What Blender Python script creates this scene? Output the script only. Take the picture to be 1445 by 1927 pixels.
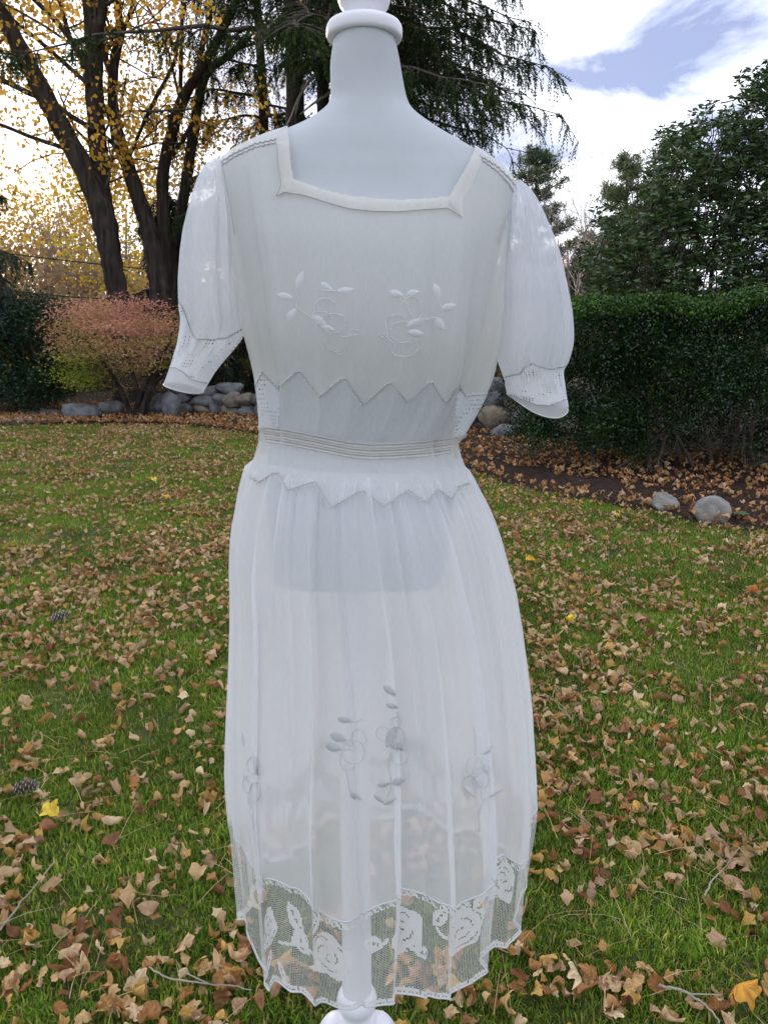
import bpy, math, random
import numpy as np
from mathutils import Vector
from mathutils.bvhtree import BVHTree

for o in list(bpy.data.objects):
    bpy.data.objects.remove(o)
scene = bpy.context.scene
COL = scene.collection
R = math.radians

# ------------------------------------------------------------------ camera
F, CX, CY, PITCH, CAMZ = 1402.0, 722.5, 963.5, R(13.0), 1.30
cam_d = bpy.data.cameras.new('camera')
cam = bpy.data.objects.new('camera', cam_d)
COL.objects.link(cam)
cam.location = (0, 0, CAMZ)
cam.rotation_euler = (R(90) - PITCH, 0, 0)
cam_d.sensor_fit = 'VERTICAL'
cam_d.sensor_height = 24.0
cam_d.sensor_width = 18.0
cam_d.lens = 24.0 * F / 1927.0
cam_d.clip_start = 0.05
cam_d.clip_end = 2000
scene.camera = cam

# ------------------------------------------------------------------ sky
SUN_EL, SUN_AZ = R(13), R(-26)          # azimuth measured from +Y, negative = left
w = bpy.data.worlds.new('World')
scene.world = w
w.use_nodes = True
nt = w.node_tree
for n in list(nt.nodes):
    nt.nodes.remove(n)
def N(tree, typ, **kw):
    n = tree.nodes.new(typ)
    for k, v in kw.items():
        if k.startswith('i_'):
            n.inputs[k[2:].replace('_', ' ')].default_value = v
        else:
            setattr(n, k, v)
    return n
wo = N(nt, 'ShaderNodeOutputWorld')
bg = N(nt, 'ShaderNodeBackground')
bg.inputs['Strength'].default_value = 0.1
sky = N(nt, 'ShaderNodeTexSky', sky_type='NISHITA')
sky.sun_disc = False
sky.sun_elevation = SUN_EL
sky.sun_rotation = SUN_AZ
sky.air_density = 1.0
sky.dust_density = 1.5
tc = N(nt, 'ShaderNodeTexCoord')
sep = N(nt, 'ShaderNodeSeparateXYZ')
nt.links.new(tc.outputs['Generated'], sep.inputs[0])
mz = N(nt, 'ShaderNodeMath', operation='MAXIMUM'); mz.inputs[1].default_value = 0.0
nt.links.new(sep.outputs['Z'], mz.inputs[0])
az = N(nt, 'ShaderNodeMath', operation='ADD'); az.inputs[1].default_value = 0.22
nt.links.new(mz.outputs[0], az.inputs[0])
dx = N(nt, 'ShaderNodeMath', operation='DIVIDE'); dy = N(nt, 'ShaderNodeMath', operation='DIVIDE')
nt.links.new(sep.outputs['X'], dx.inputs[0]); nt.links.new(az.outputs[0], dx.inputs[1])
nt.links.new(sep.outputs['Y'], dy.inputs[0]); nt.links.new(az.outputs[0], dy.inputs[1])
cmb = N(nt, 'ShaderNodeCombineXYZ')
nt.links.new(dx.outputs[0], cmb.inputs[0]); nt.links.new(dy.outputs[0], cmb.inputs[1])
cmb.inputs[2].default_value = 8.3
noi = N(nt, 'ShaderNodeTexNoise')
noi.inputs['Scale'].default_value = 2.4
noi.inputs['Detail'].default_value = 7.0
noi.inputs['Roughness'].default_value = 0.56
noi.inputs['Distortion'].default_value = 0.3
nt.links.new(cmb.outputs[0], noi.inputs['Vector'])
ramp = N(nt, 'ShaderNodeValToRGB')
ramp.color_ramp.elements[0].position = 0.40
ramp.color_ramp.elements[0].color = (0, 0, 0, 1)
ramp.color_ramp.elements[1].position = 0.64
ramp.color_ramp.elements[1].color = (1, 1, 1, 1)
nt.links.new(noi.outputs['Fac'], ramp.inputs[0])
veil = N(nt, 'ShaderNodeMixRGB'); veil.inputs[0].default_value = 0.80
veil.inputs[2].default_value = (2.3, 2.7, 4.5, 1)       # thin lavender-grey cloud veil
nt.links.new(sky.outputs[0], veil.inputs[1])
mixc = N(nt, 'ShaderNodeMixRGB')
mixc.inputs[2].default_value = (12.4, 12.6, 13.2, 1)     # bright broken cloud
nt.links.new(ramp.outputs[0], mixc.inputs[0])
nt.links.new(veil.outputs[0], mixc.inputs[1])
nt.links.new(mixc.outputs[0], bg.inputs['Color'])
nt.links.new(bg.outputs[0], wo.inputs[0])

# ------------------------------------------------------------------ sun (low, veiled, behind the trees)
sd = bpy.data.lights.new('sun', 'SUN')
sd.energy = 1.4
sd.angle = R(12)
sd.color = (1.0, 0.86, 0.68)
so = bpy.data.objects.new('sun', sd)
COL.objects.link(so)
sdir = Vector((math.sin(SUN_AZ) * math.cos(SUN_EL), math.cos(SUN_AZ) * math.cos(SUN_EL), math.sin(SUN_EL)))
so.rotation_euler = sdir.to_track_quat('Z', 'Y').to_euler()
so.location = (-10, 20, 12)

scene.view_settings.view_transform = 'Standard'
scene.view_settings.look = 'None'
scene.view_settings.exposure = 0.92
scene.view_settings.gamma = 1.0
scene.view_settings.use_curve_mapping = False
scene.cycles.use_adaptive_sampling = True
scene.cycles.adaptive_threshold = 0.02
scene.cycles.max_bounces = 7
scene.cycles.transparent_max_bounces = 20
scene.cycles.transmission_bounces = 4
scene.cycles.diffuse_bounces = 3

# ------------------------------------------------------------------ pixel helpers (photo pixels -> world)
cP, sP = math.cos(PITCH), math.sin(PITCH)
def ray(px, py):
    x = (px - CX) / F
    u = (CY - py) / F
    return np.array((x, cP + u * sP, -sP + u * cP))
CAM = np.array((0, 0, CAMZ))
def at(px, py, Y):
    d = ray(px, py)
    return CAM + d * (Y / d[1])
def ground(px, py, z=0.0):
    d = ray(px, py)
    return CAM + d * ((z - CAMZ) / d[2])
def proj(P):
    P = np.asarray(P, float) - CAM
    dep = P[..., 1] * cP - P[..., 2] * sP
    up = P[..., 1] * sP + P[..., 2] * cP
    return CX + F * P[..., 0] / dep, CY - F * up / dep
def depth(p):
    return p[1] * cP - (p[2] - CAMZ) * sP
def rnd(seed):
    return np.random.default_rng(seed)

# ------------------------------------------------------------------ mesh helpers
def build(name, V, Fs, mat, parent=None, smooth=True, col=None):
    """V (n,3) array, Fs list of (m,k) index arrays -> one mesh object"""
    V = np.asarray(V, np.float32)
    me = bpy.data.meshes.new(name)
    Fs = [np.asarray(f, np.int32) for f in Fs if len(f)]
    me.vertices.add(len(V))
    me.vertices.foreach_set('co', V.ravel())
    nl = sum(f.size for f in Fs)
    npol = sum(len(f) for f in Fs)
    me.loops.add(nl)
    me.polygons.add(npol)
    me.loops.foreach_set('vertex_index', np.concatenate([f.ravel() for f in Fs]))
    tot = np.concatenate([np.full(len(f), f.shape[1], np.int32) for f in Fs])
    st = np.concatenate(([0], np.cumsum(tot)[:-1])).astype(np.int32)
    me.polygons.foreach_set('loop_start', st)
    if smooth:
        me.polygons.foreach_set('use_smooth', np.ones(npol, bool))
    if col is not None:
        a = me.attributes.new('col', 'FLOAT_COLOR', 'POINT')
        c = np.ones((len(V), 4), np.float32)
        c[:, :3] = col
        a.data.foreach_set('color', c.ravel())
    me.update(calc_edges=True)
    me.validate()
    if mat is not None:
        me.materials.append(mat)
    return link(name, me, parent)
def link(name, me, parent=None):
    o = bpy.data.objects.new(name, me)
    COL.objects.link(o)
    if parent is not None:
        o.parent = parent
    return o
def tag(o, label=None, cat=None, group=None, kind=None):
    if label: o['label'] = label
    if cat: o['category'] = cat
    if group: o['group'] = group
    if kind: o['kind'] = kind
    return o
def empty(name, label, cat, loc=(0, 0, 0), group=None):
    """root at the thing's base; parts are built in world space so the root stays at the origin of its parts"""
    o = bpy.data.objects.new(name, None)
    COL.objects.link(o)
    o.empty_display_size = 0.1
    return tag(o, label, cat, group)

class MB:
    def __init__(s):
        s.V, s.F, s.C, s.n = [], {}, [], 0
    def add(s, V, Fa, col=None):
        V = np.asarray(V, np.float32).reshape(-1, 3)
        Fa = np.asarray(Fa, np.int32)
        s.F.setdefault(Fa.shape[1], []).append(Fa + s.n)
        s.V.append(V)
        if col is not None:
            c = np.broadcast_to(np.asarray(col, np.float32), (len(V), 3))
            s.C.append(c)
        s.n += len(V)
    def obj(s, name, mat, parent=None, smooth=True):
        V = np.concatenate(s.V)
        Fs = [np.concatenate(x) for x in s.F.values()]
        c = np.concatenate(s.C) if s.C else None
        return build(name, V, Fs, mat, parent, smooth, c)

def catmull(P, n):
    """resample rows of P (k,d) to n samples with Catmull-Rom"""
    P = np.asarray(P, float)
    k = len(P)
    t = np.linspace(0, k - 1, n)
    i = np.clip(t.astype(int), 0, k - 2)
    f = (t - i)[:, None]
    Q = np.vstack([2 * P[0] - P[1], P, 2 * P[-1] - P[-2]])
    p0, p1, p2, p3 = Q[i], Q[i + 1], Q[i + 2], Q[i + 3]
    return 0.5 * (2 * p1 + (p2 - p0) * f + (2 * p0 - 5 * p1 + 4 * p2 - p3) * f ** 2 + (3 * p1 - p0 - 3 * p2 + p3) * f ** 3)

def tube(P, rad, sides=8, cap=True):
    P = np.asarray(P, float)
    n = len(P)
    rad = np.broadcast_to(np.asarray(rad, float), (n,))
    T = np.gradient(P, axis=0)
    T /= np.linalg.norm(T, axis=1)[:, None] + 1e-12
    ref = np.array((0, 0, 1.0)) if abs(T[:, 2]).mean() < 0.8 else np.array((0, 1.0, 0))
    A = np.cross(T, ref); A /= np.linalg.norm(A, axis=1)[:, None] + 1e-12
    B = np.cross(T, A)
    a = np.arange(sides) * 2 * np.pi / sides
    V = P[:, None] + rad[:, None, None] * (np.cos(a)[None, :, None] * A[:, None] + np.sin(a)[None, :, None] * B[:, None])
    i = np.arange(n - 1)[:, None] * sides
    j = np.arange(sides)[None]
    j2 = (j + 1) % sides
    Fq = np.stack([i + j, i + j2, i + sides + j2, i + sides + j], -1).reshape(-1, 4)
    return V.reshape(-1, 3), Fq

def lathe(profile, c, sides=48):
    """profile list of (r, z)"""
    pr = np.asarray(profile, float)
    a = np.arange(sides) * 2 * np.pi / sides
    V = np.stack([c[0] + pr[:, :1] * np.cos(a), c[1] + pr[:, :1] * np.sin(a), np.repeat(pr[:, 1:2], sides, 1)], -1)
    n = len(pr)
    i = np.arange(n - 1)[:, None] * sides
    j = np.arange(sides)[None]
    j2 = (j + 1) % sides
    return V.reshape(-1, 3), np.stack([i + j, i + j2, i + sides + j2, i + sides + j], -1).reshape(-1, 4)

def gridfaces(n, m, wrap=False):
    i = np.arange(n - 1)[:, None] * m
    if wrap:
        j = np.arange(m)[None]; j2 = (j + 1) % m
    else:
        j = np.arange(m - 1)[None]; j2 = j + 1
    return np.stack([i + j, i + j2, i + m + j2, i + m + j], -1).reshape(-1, 4)

def unit(v):
    return v / (np.linalg.norm(v, axis=-1, keepdims=True) + 1e-9)

def leafcards(C, D, L, Wd, rng, fold=0.25):
    """kite-shaped leaves with a bent midrib: C centres, D directions, L lengths, Wd widths"""
    n = len(C)
    D = unit(D)
    rv = unit(rng.normal(size=(n, 3)))
    S = unit(np.cross(D, rv))
    Nn = np.cross(S, D)
    L = np.broadcast_to(L, (n,))[:, None]; Wd = np.broadcast_to(Wd, (n,))[:, None]
    base = C - D * L * 0.5
    tip = C + D * L * 0.5 - Nn * L * fold * 0.4
    lm = C - D * L * 0.05 + S * Wd * 0.5 + Nn * Wd * fold
    rm = C - D * L * 0.05 - S * Wd * 0.5 + Nn * Wd * fold
    V = np.stack([base, rm, tip, lm], 1).reshape(-1, 3)
    Fq = np.arange(n * 4).reshape(n, 4)
    return V, Fq

# ------------------------------------------------------------------ materials
def newmat(name):
    m = bpy.data.materials.new(name)
    m.use_nodes = True
    t = m.node_tree
    for n in list(t.nodes):
        t.nodes.remove(n)
    out = N(t, 'ShaderNodeOutputMaterial')
    return m, t, out

def solid(name, rgb, rough=0.6, var=0.0, scale=20, bump=0.0, bscale=40, stretch=(1, 1, 1), spec=0.5, dark=None, coords='Object'):
    m, t, out = newmat(name)
    b = N(t, 'ShaderNodeBsdfPrincipled')
    b.inputs['Roughness'].default_value = rough
    b.inputs['Specular IOR Level'].default_value = spec
    b.inputs['Base Color'].default_value = (*rgb, 1)
    t.links.new(b.outputs[0], out.inputs[0])
    tcn = N(t, 'ShaderNodeTexCoord')
    mp = N(t, 'ShaderNodeMapping'); mp.inputs['Scale'].default_value = stretch
    t.links.new(tcn.outputs[coords], mp.inputs[0])
    if var > 0 or dark:
        no = N(t, 'ShaderNodeTexNoise'); no.inputs['Scale'].default_value = scale; no.inputs['Detail'].default_value = 6
        t.links.new(mp.outputs[0], no.inputs['Vector'])
        rp = N(t, 'ShaderNodeValToRGB')
        lo = dark or tuple(c * (1 - var) for c in rgb); hi = tuple(min(1, c * (1 + var)) for c in rgb)
        rp.color_ramp.elements[0].position = 0.32; rp.color_ramp.elements[1].position = 0.68
        rp.color_ramp.elements[0].color = (*lo, 1); rp.color_ramp.elements[1].color = (*hi, 1)
        t.links.new(no.outputs['Fac'], rp.inputs[0])
        t.links.new(rp.outputs[0], b.inputs['Base Color'])
    if bump > 0:
        nb = N(t, 'ShaderNodeTexNoise'); nb.inputs['Scale'].default_value = bscale; nb.inputs['Detail'].default_value = 8
        t.links.new(mp.outputs[0], nb.inputs['Vector'])
        bp = N(t, 'ShaderNodeBump'); bp.inputs['Strength'].default_value = bump; bp.inputs['Distance'].default_value = 0.02
        t.links.new(nb.outputs['Fac'], bp.inputs['Height'])
        t.links.new(bp.outputs[0], b.inputs['Normal'])
    return m

def foliage(name, trans=0.4, gloss=0.08, rough=0.45, vary=0.0, vscale=3.0, tint=(1, 1, 1)):
    """leaf colour from the mesh attribute 'col'; part of the light passes through the blade"""
    m, t, out = newmat(name)
    at_ = N(t, 'ShaderNodeAttribute'); at_.attribute_name = 'col'
    colr = at_.outputs['Color']
    if vary > 0:
        g = N(t, 'ShaderNodeNewGeometry')
        no = N(t, 'ShaderNodeTexNoise'); no.inputs['Scale'].default_value = vscale; no.inputs['Detail'].default_value = 4
        t.links.new(g.outputs['Position'], no.inputs['Vector'])
        mr = N(t, 'ShaderNodeMapRange')
        mr.inputs['From Min'].default_value = 0.3; mr.inputs['From Max'].default_value = 0.7
        mr.inputs['To Min'].default_value = 1 - vary; mr.inputs['To Max'].default_value = 1 + vary
        t.links.new(no.outputs['Fac'], mr.inputs[0])
        hs = N(t, 'ShaderNodeHueSaturation')
        t.links.new(mr.outputs[0], hs.inputs['Value'])
        t.links.new(colr, hs.inputs['Color'])
        colr = hs.outputs[0]
    d = N(t, 'ShaderNodeBsdfDiffuse'); tr = N(t, 'ShaderNodeBsdfTranslucent'); gl = N(t, 'ShaderNodeBsdfGlossy')
    gl.inputs['Roughness'].default_value = rough
    gl.inputs['Color'].default_value = (0.9, 0.95, 1, 1)
    t.links.new(colr, d.inputs['Color']); t.links.new(colr, tr.inputs['Color'])
    m1 = N(t, 'ShaderNodeMixShader'); m1.inputs[0].default_value = trans
    t.links.new(d.outputs[0], m1.inputs[1]); t.links.new(tr.outputs[0], m1.inputs[2])
    m2 = N(t, 'ShaderNodeMixShader'); m2.inputs[0].default_value = gloss
    t.links.new(m1.outputs[0], m2.inputs[1]); t.links.new(gl.outputs[0], m2.inputs[2])
    t.links.new(m2.outputs[0], out.inputs[0])
    return m

def cloth(name, rgb, alpha, trans=0.45, streak=0.03, bump=0.06, bscale=900.0, sx=420.0, weave=0.0):
    """sheer woven cotton: open weave lets a share of the rays straight through, threads scatter and transmit the rest"""
    m, t, out = newmat(name)
    m.surface_render_method = 'DITHERED' if hasattr(m, 'surface_render_method') else 'DITHERED'
    tcn = N(t, 'ShaderNodeTexCoord')
    mp = N(t, 'ShaderNodeMapping'); mp.inputs['Scale'].default_value = (1, 1, 0.3)
    t.links.new(tcn.outputs['Object'], mp.inputs[0])
    st = N(t, 'ShaderNodeTexNoise'); st.inputs['Scale'].default_value = sx; st.inputs['Detail'].default_value = 5
    t.links.new(mp.outputs[0], st.inputs['Vector'])
    mr = N(t, 'ShaderNodeMapRange')
    mr.inputs['From Min'].default_value = 0.3; mr.inputs['From Max'].default_value = 0.7
    mr.inputs['To Min'].default_value = alpha - streak; mr.inputs['To Max'].default_value = min(1, alpha + streak)
    t.links.new(st.outputs['Fac'], mr.inputs[0])
    nb = N(t, 'ShaderNodeTexNoise'); nb.inputs['Scale'].default_value = bscale; nb.inputs['Detail'].default_value = 2
    t.links.new(tcn.outputs['Object'], nb.inputs['Vector'])
    big = N(t, 'ShaderNodeTexNoise'); big.inputs['Scale'].default_value = 28; big.inputs['Detail'].default_value = 4
    t.links.new(mp.outputs[0], big.inputs['Vector'])
    ad = N(t, 'ShaderNodeMath', operation='MULTIPLY_ADD'); ad.inputs[1].default_value = 0.25
    t.links.new(nb.outputs['Fac'], ad.inputs[0]); t.links.new(big.outputs['Fac'], ad.inputs[2])
    hgt = ad.outputs[0]
    bp = N(t, 'ShaderNodeBump'); bp.inputs['Strength'].default_value = bump; bp.inputs['Distance'].default_value = 0.004
    t.links.new(hgt, bp.inputs['Height'])
    d = N(t, 'ShaderNodeBsdfDiffuse'); tr = N(t, 'ShaderNodeBsdfTranslucent'); tp = N(t, 'ShaderNodeBsdfTransparent')
    d.inputs['Color'].default_value = (*rgb, 1); tr.inputs['Color'].default_value = (*rgb, 1)
    t.links.new(bp.outputs[0], d.inputs['Normal']); t.links.new(bp.outputs[0], tr.inputs['Normal'])
    m1 = N(t, 'ShaderNodeMixShader'); m1.inputs[0].default_value = trans
    t.links.new(d.outputs[0], m1.inputs[1]); t.links.new(tr.outputs[0], m1.inputs[2])
    m2 = N(t, 'ShaderNodeMixShader')
    t.links.new(mr.outputs[0], m2.inputs[0])
    t.links.new(tp.outputs[0], m2.inputs[1]); t.links.new(m1.outputs[0], m2.inputs[2])
    t.links.new(m2.outputs[0], out.inputs[0])
    return m

M = {}
M['voile'] = cloth('white_cotton_voile', (0.89, 0.895, 0.905), 0.74, 0.47, 0.015)
M['sleeve'] = cloth('white_sleeve_voile', (0.84, 0.86, 0.90), 0.64, 0.5, 0.02)
M['bodice'] = cloth('cream_bodice_voile', (0.88, 0.875, 0.835), 0.71, 0.44, 0.02)
M['filet'] = cloth('filet_crochet', (0.86, 0.87, 0.86), 0.60, 0.42, 0.03, bump=0.2, bscale=420)
M['binding'] = cloth('cream_binding_tape', (0.84, 0.82, 0.76), 0.50, 0.3, 0.03)
M['cuff'] = cloth('white_filet_cuff', (0.86, 0.88, 0.92), 0.85, 0.4, 0.03, bump=0.3, bscale=420)
M['thread'] = solid('white_thread', (0.60, 0.61, 0.62), 0.8, spec=0.2)
M['stitch'] = solid('shaded_stitch_thread', (0.46, 0.45, 0.43), 0.85, spec=0.1)  # thread darkened so the seam lines carry painted stitch shadow
M['satin'] = cloth('white_satin_stitch', (0.86, 0.87, 0.88), 0.62, 0.25, 0.05, bump=.2, bscale=700)
M['fine_stitch'] = cloth('fine_stitch', (0.86, 0.87, 0.88), 0.34, 0.25, 0.05)
M['jersey'] = solid('grey_white_jersey', (0.49, 0.52, 0.535), 0.9, var=0.06, scale=8, bump=0.12, bscale=900, spec=0.15)
M['paint'] = solid('white_lacquered_wood', (0.80, 0.79, 0.83), 0.35, var=0.02, scale=6, spec=0.5)
M['bark'] = solid('furrowed_bark', (0.080, 0.064, 0.052), 0.95, scale=14, dark=(0.024, 0.020, 0.017), bump=1.0, bscale=22, stretch=(1, 1, 0.16), spec=0.1)
M['bark_spruce'] = solid('scaly_spruce_bark', (0.085, 0.068, 0.06), 0.95, scale=20, dark=(0.03, 0.025, 0.022), bump=0.9, bscale=30, stretch=(1, 1, 0.4), spec=0.1)
M['twig'] = solid('grey_brown_twig', (0.10, 0.08, 0.065), 0.9, var=0.3, scale=9, spec=0.1)
M['pale_twig'] = solid('pale_dead_twig', (0.32, 0.27, 0.22), 0.9, var=0.3, scale=9, spec=0.1)
M['leaf_yellow'] = foliage('yellow_maple_leaf', 0.55, 0.012, vary=0.2)
M['needle'] = foliage('spruce_needle', 0.2, 0.015, vary=0.25, vscale=1.5)
M['leaf_hedge'] = foliage('glossy_hedge_leaf', 0.2, 0.035, 0.3, vary=0.25, vscale=4)
M['leaf_rhodo'] = foliage('leathery_rhododendron_leaf', 0.15, 0.045, 0.35, vary=0.2, vscale=2)
M['leaf_bush'] = foliage('turning_bush_leaf', 0.4, 0.012, vary=0.15)
M['leaf_far'] = foliage('distant_foliage', 0.45, 0.0, vary=0.2, vscale=0.6)
M['grass'] = foliage('grass_blade', 0.35, 0.012, 0.5, vary=0.35, vscale=2.2)
M['litter'] = foliage('dry_leaf', 0.22, 0.012, 0.5, vary=0.12, vscale=30)
M['stone'] = solid('grey_field_stone', (0.21, 0.225, 0.23), 0.9, scale=9, dark=(0.10, 0.10, 0.10), bump=0.8, bscale=18, spec=0.2)
M['stone_brown'] = solid('lichen_brown_stone', (0.30, 0.25, 0.19), 0.9, scale=9, dark=(0.13, 0.115, 0.09), bump=0.8, bscale=18, spec=0.2)
M['rock'] = solid('pale_granite', (0.33, 0.32, 0.295), 0.9, scale=9, dark=(0.16, 0.155, 0.14), bump=0.8, bscale=24, spec=0.2)
M['mulch'] = solid('dark_bark_mulch', (0.07, 0.045, 0.035), 0.95, scale=25, dark=(0.02, 0.014, 0.012), bump=1.0, bscale=60, spec=0.1)
M['asphalt'] = solid('grey_asphalt', (0.16, 0.16, 0.165), 0.9, var=0.2, scale=30, bump=0.3, bscale=120)
M['siding'] = solid('pale_blue_grey_siding', (0.40, 0.46, 0.52), 0.7, var=0.06, scale=5)
M['roofing'] = solid('grey_shingle', (0.12, 0.12, 0.13), 0.9, var=0.25, scale=12)
M['trim'] = solid('white_trim', (0.75, 0.75, 0.74), 0.6)
M['glass'] = solid('dark_window_glass', (0.02, 0.025, 0.03), 0.08, spec=0.6)
M['wire'] = solid('black_cable', (0.015, 0.015, 0.015), 0.7)
M['cone'] = solid('pine_cone_scale', (0.16, 0.12, 0.09), 0.85, var=0.4, scale=60)
M['cone_tip'] = solid('white_resin_tip', (0.5, 0.48, 0.46), 0.8)

# lawn soil: dark thatch between the blades
def lawn_mat():
    m, t, out = newmat('lawn_thatch')
    b = N(t, 'ShaderNodeBsdfPrincipled'); b.inputs['Roughness'].default_value = 0.95; b.inputs['Specular IOR Level'].default_value = 0.1
    g = N(t, 'ShaderNodeNewGeometry')
    n1 = N(t, 'ShaderNodeTexNoise'); n1.inputs['Scale'].default_value = 25; n1.inputs['Detail'].default_value = 8
    t.links.new(g.outputs['Position'], n1.inputs['Vector'])
    rp = N(t, 'ShaderNodeValToRGB')
    rp.color_ramp.elements[0].position = 0.35; rp.color_ramp.elements[0].color = (0.035, 0.05, 0.016, 1)
    rp.color_ramp.elements[1].position = 0.7; rp.color_ramp.elements[1].color = (0.12, 0.115, 0.045, 1)
    t.links.new(n1.outputs['Fac'], rp.inputs[0]); t.links.new(rp.outputs[0], b.inputs['Base Color'])
    bp = N(t, 'ShaderNodeBump'); bp.inputs['Strength'].default_value = 0.8; bp.inputs['Distance'].default_value = 0.03
    t.links.new(n1.outputs['Fac'], bp.inputs['Height']); t.links.new(bp.outputs[0], b.inputs['Normal'])
    t.links.new(b.outputs[0], out.inputs[0])
    return m
M['lawn'] = lawn_mat()

# ================================================================== ground, beds, path
EDGE_PX = [(-700, 806), (0, 801), (150, 800), (300, 800), (400, 806), (480, 819), (600, 838), (760, 862), (885, 886), (1000, 925), (1100, 944), (1200, 958), (1330, 988), (1445, 1003), (1900, 1050)]
EDGE = np.array([ground(x, y)[:2] for x, y in EDGE_PX])
def edge_y(X):
    return np.interp(X, EDGE[:, 0], EDGE[:, 1])
def in_bed(X, Y):
    return Y > edge_y(X)
S = 600.0
tag(build('lawn', [(-S, -S, 0), (S, -S, 0), (S, S, 0), (-S, S, 0)], [np.array([[0, 1, 2, 3]])], M['lawn'], smooth=False), 'green lawn strewn with fallen leaves', None, kind='structure')
# planting bed behind the curved lawn edge, slightly mounded
xs = np.linspace(-16, 14, 150)
ys = np.linspace(0, 1, 46) ** 1.3
rg = rnd(2)
BX, BT = np.meshgrid(xs, ys, indexing='ij')
ey = edge_y(BX) + .06 * np.sin(BX * 5.1) + .04 * np.sin(BX * 11.7 + 1)
BY = ey + BT * (26 - ey)
BZ = .006 + .05 * np.clip((BY - ey) / .5, 0, 1) + .012 * np.sin(BX * 7 + BY * 3) * np.clip((BY - ey) / .6, 0, 1)
tag(build('planting_bed', np.stack([BX, BY, BZ], -1).reshape(-1, 3), [gridfaces(150, 46)], M['mulch']), 'dark mulched bed under shrubs and wall', None, kind='structure')
# grey path at the far left
p0, p1 = ground(-260, 795), ground(125, 793)
p2, p3 = ground(150, 797), ground(-260, 804)
pv = np.array([(p0[0], p0[1] + .1, .066), (p1[0], p1[1], .066), (p2[0], p2[1], .066), (p3[0], p3[1], .066)])
lo = pv.copy(); lo[:, 2] = 0
tag(build('path', np.vstack([pv, lo]), [np.array([[0, 1, 2, 3][::-1], [0, 4, 5, 1], [1, 5, 6, 2], [2, 6, 7, 3], [3, 7, 4, 0]])], M['asphalt'], smooth=False), 'grey paved path at the lawn edge', None, kind='structure')

# ------------------------------------------------------------------ grass: one mass of tufts, instanced inside one object
def tuft(name, seed, nblade, rad, h0, h1, dry):
    rg = rnd(seed)
    n = nblade
    a = rg.uniform(0, 2 * np.pi, n); r = rad * np.sqrt(rg.uniform(0, 1, n))
    base = np.stack([r * np.cos(a), r * np.sin(a), np.full(n, -.004)], 1)
    h = rg.uniform(h0, h1, n) * np.where(rg.uniform(size=n) < .06, 1.5, 1)
    la = rg.uniform(0, 2 * np.pi, n); lean = rg.uniform(.15, 1.0, n)
    ld = np.stack([np.cos(la), np.sin(la), np.zeros(n)], 1)
    sd_ = np.stack([-np.sin(la), np.cos(la), np.zeros(n)], 1)
    wd = rg.uniform(.0012, .0024, n)[:, None]
    up = np.array((0, 0, 1.0))
    p1 = base + up * (h * .55)[:, None] + ld * (h * lean * .25)[:, None]
    p2 = base + up * (h * (1 - lean * .25))[:, None] + ld * (h * lean * .8)[:, None]
    V = np.stack([base - sd_ * wd, base + sd_ * wd, p1 + sd_ * wd * .8, p1 - sd_ * wd * .8, p2], 1).reshape(-1, 3)
    k = np.arange(n)[:, None] * 5
    q = k + np.array([[0, 1, 2, 3]]); t3 = k + np.array([[3, 2, 4]])
    g = np.array((.165, .275, .026)); y = np.array((.48, .40, .15)); d = np.array((.100, .205, .022)); l = np.array((.30, .355, .040))
    u = rg.uniform(size=n)[:, None]
    c = np.where(u < .5, g, np.where(u < .75, d, l)) * rg.uniform(.75, 1.25, (n, 1))
    c = np.where(rg.uniform(size=(n, 1)) < dry, y * rg.uniform(.7, 1.2, (n, 1)), c)
    me = bpy.data.meshes.new(name)
    o = build(name, V, [q, t3], M['grass'], None, True, np.repeat(c, 5, 0))
    COL.objects.unlink(o)
    return o
tufts = [tuft('grass_tuft', 100 + k, 130, .085, .011, .030, (.05, .08, .12, .05)[k % 4]) for k in range(4)]
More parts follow.
